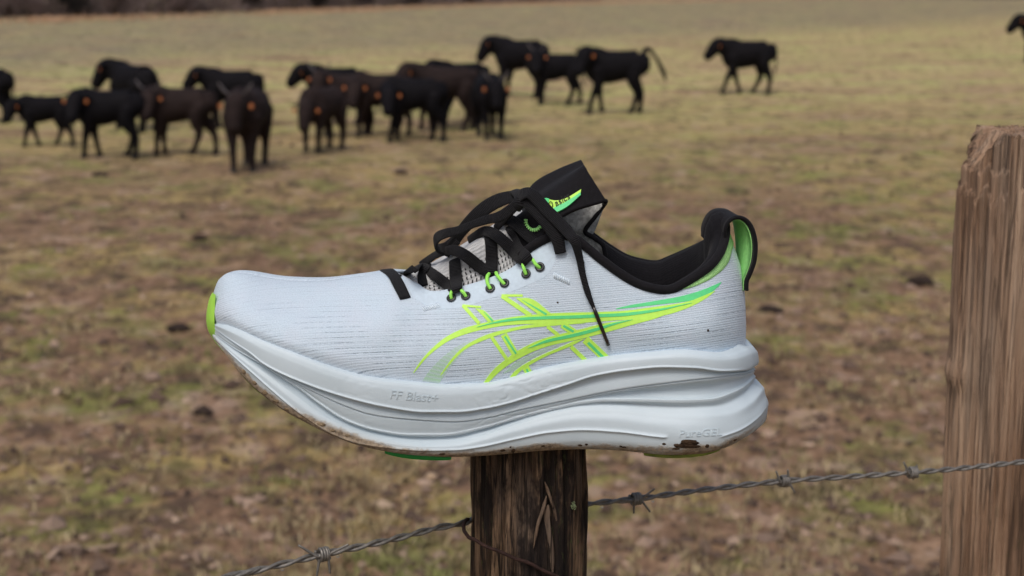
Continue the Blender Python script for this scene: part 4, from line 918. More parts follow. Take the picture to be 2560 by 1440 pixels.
def heel_tab():
    # padded outer face of the heel between the lining's top and the upper's back edge, and the pull loop
    s = np.linspace(19.2, 21, 14); a = section(s, [1.])[0]; b = catat(TOPL, np.interp(s, [19.2, 20, 21], [13.6, 15.2, 17.])); rows = []
    for f in np.linspace(0, 1, 6):
        p = a*(1-f)+b*f; p[:, 0] += 2.5*math.sin(f*math.pi); rows.append(S3(p[:, 0], p[:, 1], p[:, 2]))
    V = np.array(rows); Vm = V[:, ::-1][:, 1:].copy(); Vm[..., 1] = 2*Y0-Vm[..., 1]; V = np.concatenate([V, Vm], 1)
    mesh('heel_tab', V.reshape(-1, 3), gfaces(6, V.shape[1]), M['black'], shoe)
    # two edges of the strap (near the camera / away)
    near = catmull([(1806, 640, -8), (1812, 605, -12), (1814, 570, -14), (1826, 550, -14), (1846, 543, -13), (1868, 552, -12), (1883, 576, -12), (1890, 612, -12), (1887, 652, -12), (1877, 682, -11), (1868, 703, -10), (1867, 726, -9)], 8)
    far = catmull([(1752, 590, 8), (1754, 560, 11), (1768, 533, 12), (1788, 521, 12), (1812, 521, 12), (1828, 530, 12), (1838, 550, 11), (1844, 590, 10), (1847, 630, 9), (1852, 665, 7), (1858, 700, 5), (1863, 724, 3)], 8)
    A = S3(near[:, 0], near[:, 1], near[:, 2]); B = S3(far[:, 0], far[:, 1], far[:, 2])
    rows = [A*(1-f)+B*f for f in np.linspace(0, 1, 7)]; Vo = np.array(rows); nn = norm(np.cross(np.gradient(Vo, axis=1), np.gradient(Vo, axis=0)))
    c = Vo.mean((0, 1)); 
    if ((Vo-c)*nn).sum() < 0: nn = -nn
    nr, n = Vo.shape[:2]; Vi = Vo-nn*.0013
    F = gfaces(nr, n); V = np.concatenate([Vo.reshape(-1, 3), Vi.reshape(-1, 3)]); k = nr*n
    FF = [list(f) for f in F]+[[i+k for i in f][::-1] for f in F.tolist()]
    for r0 in (0, nr-1): FF += [[r0*n+i, r0*n+i+1, k+r0*n+i+1, k+r0*n+i] for i in range(n-1)]
    FF += [[r*n+n-1, (r+1)*n+n-1, k+(r+1)*n+n-1, k+r*n+n-1] for r in range(nr-1)]
    o = mesh('pull_loop', V, FF, M['black'], shoe)
    # lime tape inside the loop
    G = (Vo-nn*.0016)[:, 22:]; w = G[-1]-G[0]; G = np.array([G[0]+w*f for f in np.linspace(.07, .96, 5)]); G2 = G-nn[:5, 22:]*.0006; n2 = G.shape[1]
    V = np.concatenate([G.reshape(-1, 3), G2.reshape(-1, 3)]); k = 5*n2; FF = [list(f) for f in gfaces(5, n2)]+[[i+k for i in f][::-1] for f in gfaces(5, n2).tolist()]
    for r0 in (0, 4): FF += [[r0*n2+i, r0*n2+i+1, k+r0*n2+i+1, k+r0*n2+i] for i in range(n2-1)]
    mesh('lime_tape', V, FF, M['limecloth'], o)
    for edge in (A,):
        V, F, U = tube_geo(edge, .0011, 8); mesh('loop_edge', V, F, M['black'], o, uv=U)
heel_tab()

# ---- toe bumper and outsole rubber
def toe_cap():
    n = 41; a = np.linspace(-1, 1, n); rows = []
    prof = [(731, 529, 0), (745, 528, 6), (765, 527, 10), (790, 526, 12.5), (810, 527, 12.5), (828, 530, 11), (846, 537, 7.5), (862, 545, 3.5), (876, 554, 0)]
    q = catmull(prof, 4)
    for py, pb, off in q:
        pr = []
        for t in a:
            ym = 21*t*(1-.25*abs(py-800)/76); x = pb-off*(1-abs(t)**2.2)+8.*abs(t)**2.5+2
            pr.append(S3(x, py+6*t*t, ym))
        rows.append(pr)
    V = np.array(rows); mesh('toe_cap', V.reshape(-1, 3), gfaces(len(rows), n, flip=True), M['limerubber'], shoe)
toe_cap()
def outsole(x0, x1, drop, mat, lab, out=2.0, up=0):
    n = 48; px = np.linspace(x0, x1, n); zb = pchip(T_ZB, px)-up; e = np.sin(np.linspace(0, math.pi, n))**.55
    y = np.interp(px, [p[0] for p in SOLE], [p[1] for p in SOLE])+8.5-out; rows = []
    for yy, dp in ((y+1.5, -14), (y, -3), (y, drop*e*.8), (y+2.5, drop*e), (y*.4, drop*e), (0*y, drop*e)): 
        w = S3(px, zb, y); z = S3(px, zb+dp, y)[:, 2]; w = w.copy(); w[:, 1] = Y0+yy/1000; w[:, 2] = z; rows.append(w)
    V = np.array(rows); Vm = V.copy(); Vm[..., 1] = 2*Y0-Vm[..., 1]
    mesh('outsole_rubber', np.concatenate([V.reshape(-1, 3), Vm.reshape(-1, 3)]), np.concatenate([gfaces(6, n), gfaces(6, n, off=6*n, flip=True)]), mat, shoe, label=lab)
outsole(596, 650, 1.0, M['muddylime'], 'muddy lime rubber at the forefoot edge', out=-8., up=5)
outsole(962, 1128, 5.5, M['greenrubber'], 'green rubber under the forefoot')
outsole(1610, 1800, 4.5, M['muddylime'], 'muddy lime rubber under the heel')

# ---- lettering pressed into the foam
def pressed(txt, px, py, size, ang, mat, trees, lift, name='lettering', shear=.15, ext=.0004, parent=None, sx=1.):
    cu = bpy.data.curves.new('t', 'FONT'); cu.body = txt; cu.size = 1; cu.resolution_u = 3; cu.shear = shear
    ob = bpy.data.objects.new('t', cu); scene.collection.objects.link(ob); dg = bpy.context.evaluated_depsgraph_get()
    me = bpy.data.meshes.new_from_object(ob.evaluated_get(dg)); bpy.data.objects.remove(ob)
    co = [v.co.copy() for v in me.vertices]; fs = [list(p.vertices) for p in me.polygons]; bpy.data.meshes.remove(me)
    ca, sa = math.cos(R(ang)), math.sin(R(ang)); V, V2 = [], []
    for c in co:
        x, y = c.x*size*sx, c.y*size; q = (px+x*ca+y*sa, py+x*sa-y*ca) if True else None
        w, nn = hit(q[0], q[1], lift, trees); V.append(w); V2.append(w-nn*ext)
    from collections import Counter
    ec = Counter(); 
    for f in fs:
        for a, b in zip(f, f[1:]+f[:1]): ec[(a, b)] += 1
    k = len(V); sides = [[b, a, a+k, b+k] for (a, b) in ec if (b, a) not in ec]
    return mesh(name, np.array(V+V2), fs+sides, mat, parent or shoe, smooth=False)
M['emboss'] = mat_plain('foam_emboss', (.50, .59, .645), .6, .3, .1, 900, .0002, .05)
pressed('FF Blast+', 972, 996, 31, 4.5, M['emboss'], (bvh_sole,), .00035, sx=1.06)
pressed('PureGEL', 1696, 1093, 26, -2.5, M['emboss'], (bvh_sole,), .00035, sx=1.16)

# ---- mud stuck to the sole
def mud(px, py, w, h, seed, rough=1.):
    r = np.random.RandomState(seed); c, nn = hit(px, py, 0, (bvh_sole,)); nn = Vector(nn); up = Vector((0, 0, 1)); rt = up.cross(nn).normalized(); up = nn.cross(rt)
    n1, n2 = 8, 14; u = np.linspace(.02, math.pi-.02, n1)[:, None]; v = np.linspace(0, 2*math.pi, n2, endpoint=False)[None]
    P = np.stack([np.sin(u)*np.cos(v), np.cos(u)+0*v, np.sin(u)*np.sin(v)], -1).reshape(-1, 3)
    P = P*(1+.6*rough*fbm(P[:, 0]*1.7+seed, P[:, 1]*1.7, P[:, 2]*1.7, 3))[:, None]*np.array([w, h, min(w, h)*.35])*.00022
    V = c+P[:, :1]*np.array(rt)+P[:, 1:2]*np.array(up)+P[:, 2:]*np.array(nn); mesh('mud_clump', V, gfaces(n1, n2, True), M['mudlight'] if px < 900 else M['mud'], shoe)
for i, (px, py, w, h) in enumerate([(1724, 1106, 22, 8), (1712, 1114, 26, 7), (1735, 1116, 16, 5), (1768, 1115, 5, 5), (1690, 1113, 7, 4), (1283, 1127, 5, 8), (1257, 1126, 7, 4), (1276, 1118, 3, 2), (1838, 1100, 6, 3), (1560, 1118, 6, 3), (1552, 1116, 4, 3), (1450, 1113, 6, 3),
                                     (1466, 1111, 4, 3), (1358, 1115, 5, 3), (1660, 1110, 5, 3), (610, 938, 7, 6), (636, 966, 8, 5), (662, 990, 8, 6), (690, 1012, 9, 5), (716, 1032, 7, 4), (752, 1052, 8, 4), (800, 1071, 13, 5), (830, 1086, 8, 4), (868, 1098, 6, 3), (548, 868, 4, 4), (1690, 1122, 10, 3), (1105, 1135, 8, 3)]):
    mud(px, py-(9 if px < 900 else 0), w, h, i+3)

# ---- eyelets, lime cords
EY = [(1129, 746), (1165, 741), (1226, 722), (1262, 709), (1316, 685), (1350, 668)]
def ring(c, nn, R1, r2, name, mat, parent):
    nn = Vector(nn).normalized(); a = nn.orthogonal().normalized(); b = nn.cross(a); n, m = 28, 8; V = []
    for i in range(n):
        t = 2*math.pi*i/n; d = a*math.cos(t)+b*math.sin(t)
        for j in range(m):
            p = 2*math.pi*j/m; V.append(list(Vector(c)+d*(R1+r2*math.cos(p))+nn*(r2*.6*math.sin(p)+.0006)))
    F = []
    for i in range(n):
        for j in range(m): F.append([i*m+j, ((i+1) % n)*m+j, ((i+1) % n)*m+(j+1) % m, i*m+(j+1) % m])
    return mesh(name, V, F, mat, parent)
for px, py in EY:
    c, nn = hit(px, py, .0002, (bvh_up,)); e = ring(c, nn, .0019, .00085, 'eyelet', M['eyelet'], shoe)
    nv = Vector(nn); a = nv.orthogonal().normalized(); b = nv.cross(a)
    V = [list(Vector(c)+nv*.00055+(a*math.cos(t)+b*math.sin(t))*.0012) for t in np.linspace(0, 2*math.pi, 16, endpoint=False)]; mesh('hole', V, [list(range(16))], M['lining'], e)
for pts in ([(1129, 748), (1130, 740), (1138, 730)], [(1166, 743), (1161, 737), (1154, 731)], [(1227, 724), (1221, 712), (1221, 698), (1226, 684)], [(1262, 712), (1252, 702), (1245, 692), (1242, 682)],
            [(1316, 687), (1314, 676), (1312, 664)], [(1350, 671), (1342, 664), (1334, 652)]):
    P = []
    for i, p in enumerate(pts):
        w, nn = hit(p[0], p[1], [.0004, .0022, .0026, .0022][i] if len(pts) == 4 else [.0004, .0024, .0028][i], (bvh_up, bvh_tg)); P.append(w)
    V, F, U = tube_geo(catmull(P, 6), .00098, 10); mesh('cord_loop', V, F, M['cord'], shoe, uv=U)

# ---- laces
def lace(pts, width, name='lace', thick=.0017, tw=None, cap=True, **k):
    """pts: (px, py, y or None to lie on the shoe, extra lift mm, normal or None)"""
    C, N = [], []
    for p in pts:
        px, py, y = p[0], p[1], p[2]; lift = p[3] if len(p) > 3 else 1.3
        if y is None: w, nn = hit(px, py, lift/1000, (bvh_up, bvh_tg))
        else: w, nn = np.array(S3(px, py, y)), np.array([0, -.9, .45])
        if len(p) > 4 and p[4] is not None: nn = np.array(p[4], float)
        C.append(w); N.append(nn/np.linalg.norm(nn))
    Cc = catmull(C, 8); Nn = catmull(N, 8); wd = np.interp(np.linspace(0, 1, len(Cc)), np.linspace(0, 1, len(width)), width)*.00022 if isinstance(width, (list, tuple)) else width*.00022
    V, F, U = ribbon_geo(Cc, Nn, wd, thick, 14, 3.0); return mesh(name, V, F, M['lace'], shoe, uv=U, **k)
lace([(1070, 660, 4), (1062, 668, -8), (1056, 690, None, .9), (1059, 716, None, .7)], [20, 24, 26, 26])
lace([(962, 676, 8, 0, (0, -.25, 1)), (970, 677, -2, 0, (0, -.4, .9)), (984, 694, None, 1.3), (998, 718, None, 1.2), (1013, 748, None, 1.0)], [31, 31, 31, 31, 29], label='lowest lace bar with a folded end')
lace([(996, 692, None, .6), (1012, 680, None, 1.2), (1034, 673, None, 2.), (1058, 674, None, 2.4), (1090, 692, None, 2.), (1118, 713, None, 2.4), (1140, 732, None, 2.2)], [15, 19, 22, 27, 28, 28, 22])
lace([(1054, 664, 2), (1068, 652, 0), (1088, 638, -6), (1112, 628, -11), (1138, 626, -14.5), (1165, 640, -20), (1195, 664, None, 2.6), (1218, 680, None, 2.8), (1233, 690, None, 2.6)], [24, 22, 20, 24, 30, 31, 31, 30, 22])
lace([(1136, 632, None, 1.0), (1138, 660, None, 1.), (1142, 700, None, 3.2), (1146, 730, None, 3.8), (1148, 736, None, 2.2)], [31, 31, 33, 30, 20])
lace([(1225, 588, None, 1.0), (1229, 612, None, 1.), (1231, 650, None, 1.4), (1233, 680, None, 4.0), (1234, 690, None, 2.4)], [31, 32, 32, 30, 20])
lace([(1172, 600, 0), (1190, 588, -5), (1212, 578, -9), (1234, 584, -13.5), (1260, 604, -19), (1288, 630, None, 2.8), (1308, 650, None, 3.0), (1322, 662, None, 2.6)], [20, 22, 28, 31, 31, 31, 30, 24])
lace([(1268, 552, None, 1.), (1276, 575, None, 1.), (1290, 597, None, 1.2), (1306, 622, None, 4.6), (1322, 648, None, 5.), (1328, 658, None, 3.0)], [26, 20, 18, 24, 30, 22])
lace([(1240, 572, 2), (1252, 556, -5), (1270, 549, -11), (1294, 562, -16), (1318, 584, -21), (1342, 606, -25)], [22, 26, 31, 33, 33, 30])
# bow: the left loop goes out along the front band, folds at its tip and comes back behind
lace([(1302, 502, -24, 0, (0, -1, .3)), (1278, 522, -25, 0, (.1, -1, .4)), (1250, 541, -26, 0, (.2, -1, .5)), (1218, 549, -27, 0, (.1, -1, .55)), (1182, 561, -28, 0, (.1, -1, .6)), (1146, 576, -28, 0, (-.1, -1, .6)), (1112, 584, -27, 0, (-.3, -1, .5)), (1093, 594, -24, 0, (-.9, -.8, .2)),
      (1088, 610, -19, 0, (-1, -.3, 0)), (1096, 622, -13, 0, (-.4, .6, -.6)), (1118, 618, -10, 0, (.1, 1, -.2)), (1142, 598, -11, 0, (.5, 1, -.1))], [24, 26, 28, 24, 20, 24, 26, 28, 30, 30, 30, 30], name='bow_loop', label='left bow loop folded at its tip')
lace([(1112, 638, -8, 0, (.6, -1, .2)), (1134, 608, -10, 0, (.6, -1, .3)), (1156, 576, -12, 0, (.5, -1, .5)), (1184, 545, -13, 0, (.4, -1, .6)), (1216, 518, -14, 0, (.3, -1, .7)), (1250, 500, -15, 0, (.2, -1, .8)), (1284, 492, -17, 0, (0, -1, .8)), (1302, 500, -20, 0, (0, -1, .6))], [26, 28, 30, 34, 38, 40, 36, 28], name='bow_loop', label='back half of the left bow loop')
# knot
lace([(1272, 488, -10, 0, (0, -.5, 1)), (1288, 482, -16, 0, (-.2, -.6, 1)), (1298, 490, -24, 0, (-.3, -1, .4)), (1299, 508, -27, 0, (-.3, -1, 0)), (1294, 522, -23, 0, (-.3, -1, -.6))], [22, 26, 26, 26, 20], name='knot', thick=.0034)
lace([(1290, 512, -22, 0, (-.8, -.6, .2)), (1300, 490, -26, 0, (-.5, -.8, .8)), (1322, 482, -28, 0, (0, -.8, 1)), (1345, 501, -29, 0, (.2, -1, .7)), (1367, 526, -31, 0, (.3, -1, .5)), (1394, 552, -33, 0, (.3, -1, .4)), (1420, 580, -37, 0, (.2, -1, .2)), (1438, 606, -41, 0, (.1, -1, .05)), (1447, 646, None, 3.2), (1457, 690, None, 2.2), (1469, 732, None, 2.), (1484, 770, None, 2.)],
     [34, 36, 36, 34, 33, 33, 30, 24, 19, 16, 15, 9], name='lace_end', thick=.0018, label='long lace end hanging over the side')
A1 = hit(1483, 767, .0022)[0]; A2 = hit(1521, 861, .0016)[0]; V, F, U = tube_geo(A1+(A2-A1)*np.linspace(0, 1, 8)[:, None], [.0008, .00115, .00115, .00105, .00105, .0010, .0010, .0010], 12); mesh('aglet', V, F, M['aglet'], shoe, uv=U)
lace([(1306, 502, -27, 0, (0, -1, .2)), (1326, 512, -28.5, 0, (.1, -1, .3)), (1352, 538, -31, 0, (.2, -1, .3)), (1378, 572, -33, 0, (.2, -1, .2)), (1394, 600, -34.5, 0, (.1, -1, .1)), (1402, 634, None, 2.0)], [26, 34, 36, 34, 32, 28], name='bow_loop', thick=.0026, label='right bow loop hanging over the eyestay')
lace([(1236, 580, -8), (1246, 566, -10), (1258, 552, -14), (1276, 532, -18), (1292, 514, -21)], [14, 16, 18, 18, 20])

# ---- tongue emblem and label
bl = []
for k, a in enumerate(np.linspace(178, 318, 11)):
    cx, cy = 1338, 552; p, q = [(cx+r*math.cos(R(a))*1.02, cy-r*math.sin(R(a))*1.15) for r in (16.5, 24.5)]
    w1, n1 = hit(p[0], p[1], .0010, (bvh_tg,)); w2, _ = hit(q[0], q[1], .0010, (bvh_tg,)); V, F, U = tube_geo(w1+(w2-w1)*np.linspace(0, 1, 4)[:, None], [.0004, .00065, .00065, .0004], 6); bl.append((V, F, U))
V, F, U = merge(*bl); mesh('stitched_arc', V, F, M['limecloth'], shoe, uv=U)
lab_o = strip('tongue_label', [(1357, 507), (1366, 499), (1391, 503), (1417, 496), (1453, 474)], [(1362, 512), (1375, 523), (1387, 535), (1418, 516), (1451, 487)], M['lime'], .0010, trees=(bvh_tg,), m=4, skirt=.0002)
strip('label_edge', [(1378, 526), (1416, 506), (1451, 482)], [(1387, 536), (1420, 517), (1452, 488)], M['teal'], .0014, trees=(bvh_tg,), m=2, parent=lab_o)
strip('label_edge', [(1356, 507), (1366, 498), (1376, 500)], [(1359, 511), (1368, 508), (1374, 510)], M['teal'], .0014, trees=(bvh_tg,), m=2, parent=lab_o)
M['ink'] = mat_plain('black_ink', (.01, .012, .01), .6, .3)
pressed('asics', 1391, 520, 23, -32, M['ink'], (bvh_tg,), .0017, name='lettering', ext=.0002, parent=lab_o, shear=.3)
sp_ = []
for t_ in np.linspace(0, 1, 26): a = t_*8.5+1.2; r_ = 3+7*t_; sp_.append(hit(1379+r_*math.cos(a)*.7, 514+r_*math.sin(a)*1.1, .0018, (bvh_tg,))[0])
V, F, U = tube_geo(np.array(sp_), .00022, 5); mesh('spiral_mark', V, F, M['ink'], lab_o, uv=U)
# small moulded marks on the upper
for px, py, r_ in ((1770, 826, 3.2), (1394, 756, 2.4), (1457, 657, 4.5)):
    w, nn = hit(px, py, .0001, (bvh_up,)); u = np.linspace(0, 2*math.pi, 12, endpoint=False); a = Vector(nn).orthogonal().normalized(); b = Vector(nn).cross(a)
    V = [list(Vector(w)+Vector(nn)*.0006)]+[list(Vector(w)+(a*math.cos(q)+b*math.sin(q))*r_*.00022) for q in u]
    mesh('fleck', V, [[0, 1+i, 1+(i+1) % 12] for i in range(12)], M['mud'] if r_ != 4.5 else M['eyelet'], shoe)

# ------------------------------------------------------------------ fence: posts, barbed wire, tie wire
def post(name, x, y, r0, r1, ztop, zbot, mat, top_fn, lean=(0, 0), seed=0, n=420, m=300, groove=.0035, flat=None, shape=None, label='', cat='post', group=None, sc=1.):
    th = np.linspace(0, 2*math.pi, n, endpoint=False)[None]; f = np.linspace(0, 1, m)[:, None]**1.35; L = ztop-zbot
    z = ztop-L*f; rad = r0+(r1-r0)*f
    cx, sx = np.cos(th)*rad, np.sin(th)*rad
    k = 60*sc
    g = perlin(np.cos(th)*rad*k*1.7+seed, np.sin(th)*rad*k*1.7, z*5.*sc); g2 = perlin(np.cos(th)*rad*k*4, np.sin(th)*rad*k*4+seed, z*9.*sc); g3 = perlin(np.cos(th)*rad*k*.5, np.sin(th)*rad*k*.5+seed, z*2.5*sc)
    rid = -np.clip(.22-np.abs(g), 0, 1)*4.0*groove-np.clip(.16-np.abs(g2), 0, 1)*2.6*groove+g3*groove*1.3+perlin(th*3+seed, z*30, 1.)*groove*.25
    if flat is not None: rad = rad*(1-flat*np.clip(np.cos(th*2+.6), 0, 1)*.3)
    if shape is not None: rid = rid+shape(th, z)
    rr = rad+rid; X = np.cos(th)*rr; Y = np.sin(th)*rr; Z = z+0*th
    lf = (ztop-Z)
    X = X+lean[0]*lf; Y = Y+lean[1]*lf
    tz = top_fn(X, Y, th)                       # ragged top cut
    Z = np.minimum(Z, tz+0*Z)+0*th
    rows = [np.stack([X, Y, Z], -1)]
    top = []
    for q in (.75, .45, .2, 0.):
        tx, ty = X[0]*q, Y[0]*q; tt = np.broadcast_to(top_fn(tx, ty, th[0]), tx.shape)+.0015*perlin(tx*400, ty*400, 3.); top.append(np.stack([tx, ty, tt-.0006], -1))
    V = np.concatenate([np.array(top[::-1]), rows[0]]); V[..., 2] -= zbot
    root = empty(name, (x, y, zbot), label=label, category=cat, group=group)
    mesh('timber', V.reshape(-1, 3), gfaces(V.shape[0], n, True, flip=True), mat, root, local=True)
    return root
px1, px2 = 1178, 1470; xa = float(on_plane_y(px1, 1300, Y0-.028)[0]); xb = float(on_plane_y(px2, 1300, Y0-.028)[0]); xc, rr_ = (xa+xb)/2, (xb-xa)/2
pp = np.linspace(1150, 1500, 30); zs = S3(pp, pchip(T_ZB, pp), -44)[:, 2]; xs_ = S3(pp, pchip(T_ZB, pp), -44)[:, 0]
def top1(X, Y, th): return np.interp(X+xc, xs_, zs)-.0004-.0008*np.abs(perlin(X*300, Y*300, 5.))
gz = float(ground_z(xc, Y0))
stake = post('fence_post', xc, Y0, rr_+.0015, rr_+.003, float(zs.max())+.002, gz-.06, M['wood'], top1, seed=2, groove=.0040, label='dark weathered wooden stake carrying the shoe', group='wooden fence posts', n=520, m=420)
def sliver(pts, w, th_, mat, root, lift):
    C = catmull([S3(p[0], p[1], -1000*(rr_+lift)*(1-((p[0]-1324)/146/1.03)**2)**.5) for p in pts], 6); nn = np.array([[0, -1, .1]]*len(C))
    V, F, U = ribbon_geo(C, nn, np.interp(np.linspace(0, 1, len(C)), [0, .15, .8, 1], [w*.25, w, w*.8, w*.1])*.00022, th_, 10, 2.2); mesh('splinter', V, F, mat, root, uv=U)
M['splint'] = mat_wood('splinter_wood', [(.07, .045, .03), (.14, .09, .06), (.20, .14, .095), (.30, .22, .16)], 90, 6, crack=(.33, .40), moss=.2)
sliver([(1366, 1240), (1358, 1272), (1345, 1310), (1341, 1330), (1334, 1370)], 10, .0022, M['splint'], stake, .0016)
sliver([(1362, 1205), (1376, 1245), (1390, 1290), (1398, 1330)], 9, .002, M['splint'], stake, .0014)
sliver([(1370, 1262), (1368, 1300), (1378, 1370), (1382, 1450)], 17, .002, M['splint'], stake, .0004)
lw, _ = (np.array(S3(1434, 1263, -1000*rr_*.75)), 0)
P = norm(rs.normal(size=(70, 3)))*np.array([.0013, .0007, .0022])*rs.uniform(.5, 1.3, (70, 1)); M['lichen'] = mat_plain('lichen', (.22, .27, .15), .95, .1, 1, 900, .0005, .3)
q = []
for p in P:
    b = np.array([[1, 0, 0], [-1, 0, 0], [0, 1, 0], [0, -1, 0], [0, 0, 1], [0, 0, -1.]])*.00035; q.append((b+p+lw+[0, -.001, 0], [[0, 2, 4], [2, 1, 4], [1, 3, 4], [3, 0, 4], [2, 0, 5], [1, 2, 5], [3, 1, 5], [0, 3, 5]]))
V, F = merge(*q); mesh('lichen', V, F, M['lichen'], stake)

# the thicker brown post further along, cut by the picture's edge
Y2 = 1.035; rp = .037
c2 = on_plane_y(2372, 1300, Y2); x2 = float(c2[0])+rp*.985; ztp = float(on_plane_y(2480, 318, Y2-.02)[2])
zn = float(on_plane_y(2520, 476, Y2-.036)[2]); zk = float(on_plane_y(2366, 925, Y2)[2]); zl = float(on_plane_y(2400, 500, Y2)[2])
def top2(X, Y, th):
    xl = X/rp; r = ztp-.003-(.018+.02*perlin(X*90, Y*60, 7.))*np.clip(-(xl+.42), 0, 1)**.6*2-.0035*np.abs(perlin(X*170, Y*170, 2.))*2-.003*np.abs(perlin(X*460, Y*460, 4.))*2
    return np.where((xl > .62) & (xl < .80), r-.020, r)
def shape2(th, z):
    # front-right layer split away above a ledge, left side broken back near the top, a knot on the left
    t = np.mod(th, 2*math.pi); front = np.clip((t-4.55)/.03, 0, 1)*np.clip((6.0-t)/.05, 0, 1)
    jag = .010*perlin(t*5, 2., 1.)+.006*perlin(t*17, 5., 1.)+.003*perlin(t*50, 1., 1.)
    s = -.0042*front*np.clip((z-zn-jag)/.0012, 0, 1)
    left = np.clip((t-2.2)/.2, 0, 1)*np.clip((4.35-t)/.05, 0, 1)
    s = s-.0030*left*np.clip((z-zl-.006-jag*2)/.002, 0, 1)-.0022*left*np.clip((z-zl-.024-jag)/.002, 0, 1)
    s = s+.0042*np.exp(-((z-zk)/.011)**2)*np.exp(-((t-3.25)/.45)**2)
    s = s-.0022*np.clip(.12-np.abs(perlin(t*5.5, z*3., 8.)), 0, 1)*8-.0012*np.clip(.10-np.abs(perlin(t*15, z*9., 4.)), 0, 1)*8
    return s+.0012*np.abs(np.sin(t*13+perlin(z*3., t*2, 1.)*3))
post2 = post('fence_post', x2, Y2, rp*1.04, rp*1.06, ztp, float(ground_z(x2, Y2))-.06, M['wood2'], top2, lean=(.028, 0), seed=11, groove=.0017, label='thick brown post with a broken top at the right edge', group='wooden fence posts', sc=.8, n=560, m=620, shape=shape2)
post2.location.x -= .0095

def wire_pt(px, py, Y): return np.array(on_plane_y(px, py, Y))
wl = [(480, 1462, .688), (575, 1440, .702), (690, 1413, .718), (805, 1386, .734), (905, 1366, .748), (1000, 1345, .762), (1090, 1322, .776), (1166, 1306, .790)]
W1 = [wire_pt(*p) for p in wl]
wr0 = on_plane_y(1472, 1258, .835); wm = lambda f, y: np.array([W1[-1][0]*(1-f)+float(wr0[0])*f, y, W1[-1][2]*(1-f)+float(wr0[2])*f])
behind = [wm(.12, Y0+.022), wm(.5, Y0+rr_+.006), wm(.88, Y0+.037)]
wr_ = [(1472, 1258, .835), (1590, 1246, .848), (1750, 1226, .865), (1960, 1204, .886), (2120, 1192, .903), (2280, 1180, .919), (2420, 1168, .935), (2560, 1155, .950), (2800, 1134, .972)]
W2 = [wire_pt(*p) for p in wr_]
W0 = W1[0]+(W1[0]-W1[2])/np.linalg.norm(W1[0]-W1[2])*.9
path = catmull([W0, W0*.5+W1[0]*.5]+W1+behind+W2, 60); path = resample(path, 3200)
path[:, 2] += .0004*np.sin(np.linspace(0, 40, len(path)))
wire = empty('barbed_wire', tuple(path[len(path)//2]), label='grey twisted barbed wire running from the lower left behind the stake to the right post', category='barbed wire')
Tn = norm(np.gradient(path, axis=0)); U1 = norm(np.cross(Tn, np.array([0, 0, 1.]))); U2 = np.cross(U1, Tn)
dl = np.r_[0, np.cumsum(np.linalg.norm(np.diff(path, axis=0), axis=1))]
for k in (0, 1):
    a = dl/.0155*math.pi+k*math.pi+.5*np.sin(dl*30); C = path+(U1*np.cos(a)[:, None]+U2*np.sin(a)[:, None])*.00108
    V, F, U = tube_geo(C, .00105, 8); mesh('wire_strand', V, F, M['wire'], wire, uv=U)
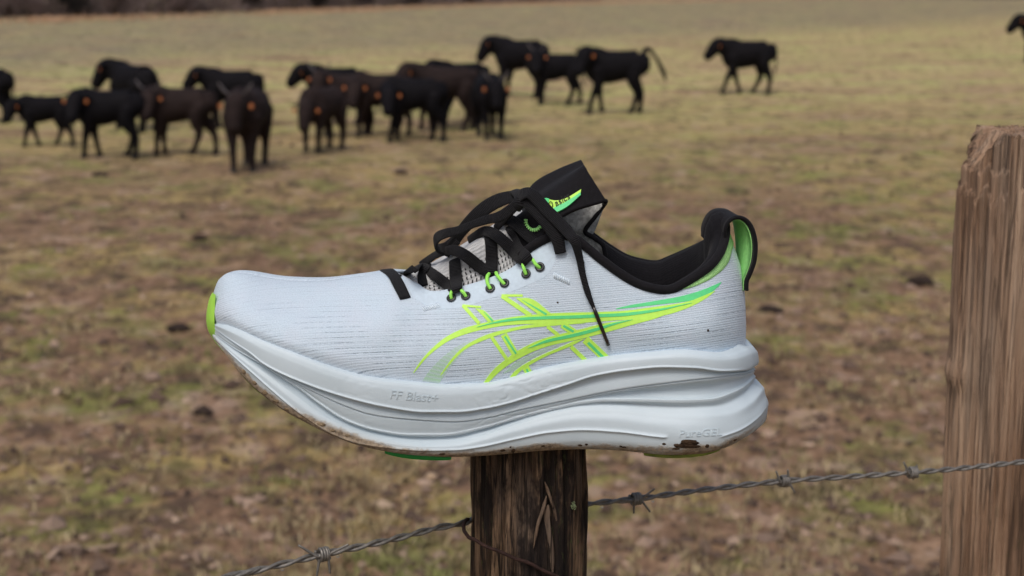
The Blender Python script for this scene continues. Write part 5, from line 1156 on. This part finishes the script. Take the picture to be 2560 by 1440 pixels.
def barb(px, prongs):
    # nearest point of the path on the picture
    dx = path[:, 0]/(path[:, 1]*CP+(H-path[:, 2])*SP)*FPX+1280; i = int(np.argmin(np.abs(dx-px))); c, t, u, v = path[i], Tn[i], U1[i], U2[i]; gs = []
    m = 60; q = np.linspace(-1, 1, m); a = q*2*math.pi*1.6; C = c+t[None]*q[:, None]*.0034+(u[None]*np.cos(a)[:, None]+v[None]*np.sin(a)[:, None])*.0030; 
    gs.append(tube_geo(C, .00092, 8))
    C = c+t[None]*q[:, None]*.0026+(u[None]*np.cos(a+2)[:, None]+v[None]*np.sin(a+2)[:, None])*.0034; gs.append(tube_geo(C, .00085, 8))
    for (al, dx_, dz_, dy_, L) in prongs:
        s = c+t*al*.0032; d = np.array([dx_, dy_, dz_], float); d /= np.linalg.norm(d)
        P = s+d*np.linspace(-.1, 1, 8)[:, None]*L*.00026-np.array([0, .0022, 0])*np.linspace(1, .3, 8)[:, None]; gs.append(tube_geo(P, np.linspace(.00090, .00062, 8), 8))
    V, F, U = merge(*gs); mesh('barb', V, F, M['wire'], wire, uv=U)
barb(808, [(-1, -.75, .6, -.3, 52), (1, .9, .5, -.2, 52), (-.6, -.15, -1, -.3, 46), (1, .1, -1, -.3, 42)])
barb(1590, [(-1, -1, .12, -.3, 46), (1, .8, .65, -.1, 44), (-.5, .0, -1, -.2, 34), (1, .6, -.8, -.2, 40)])
barb(1960, [(-1, -.4, .95, -.2, 34), (1, -.15, 1, -.2, 34), (1, .5, -.95, -.2, 34), (-1, -.1, -.6, .8, 26)])
barb(2282, [(-1, -.5, .9, -.2, 38), (1, .2, .5, .9, 26), (0, .2, -1, .5, 26)])
for px in (706, 1505, 845, 1632, 1970):
    dx = path[:, 0]/(path[:, 1]*CP+(H-path[:, 2])*SP)*FPX+1280; i = int(np.argmin(np.abs(dx-px))); c = path[i]-np.array([0, .0012, .0024])
    n1, n2 = 8, 12; u = np.linspace(0, math.pi, n1)[:, None]; v = np.linspace(0, 2*math.pi, n2, endpoint=False)[None]
    P = np.stack([np.sin(u)*np.cos(v), np.sin(u)*np.sin(v), np.cos(u)+0*v], -1).reshape(-1, 3)*np.array([.0011, .0009, .0009]); mesh('water_drop', P+c, gfaces(n1, n2, True, flip=True), M['drop'], wire)
# rusty tie wire hooked over the barbed wire and bound round the stake
tw = [(1170, 1298, 2), (1162, 1303, -8), (1159, 1315, -14), (1162, 1330, -20), (1172, 1342, -26), (1190, 1352, -30.5), (1230, 1372, -34.8), (1280, 1392, -35.8), (1330, 1412, -36.2), (1380, 1436, -35.4), (1430, 1462, -31), (1470, 1482, -20)]
C = catmull([S3(*p) for p in tw], 12); C = C+.0003*np.stack([0*C[:, 0], 0*C[:, 0], np.sin(np.arange(len(C))*.35)], 1)
V, F, U = tube_geo(C, .0011, 10)
o = mesh('tie_wire', V-C[0], F, M['rust'], uv=U, local=True, label='rusty tie wire hooked to the barbed wire and wrapped across the stake', category='wire'); o.location = tuple(C[0])
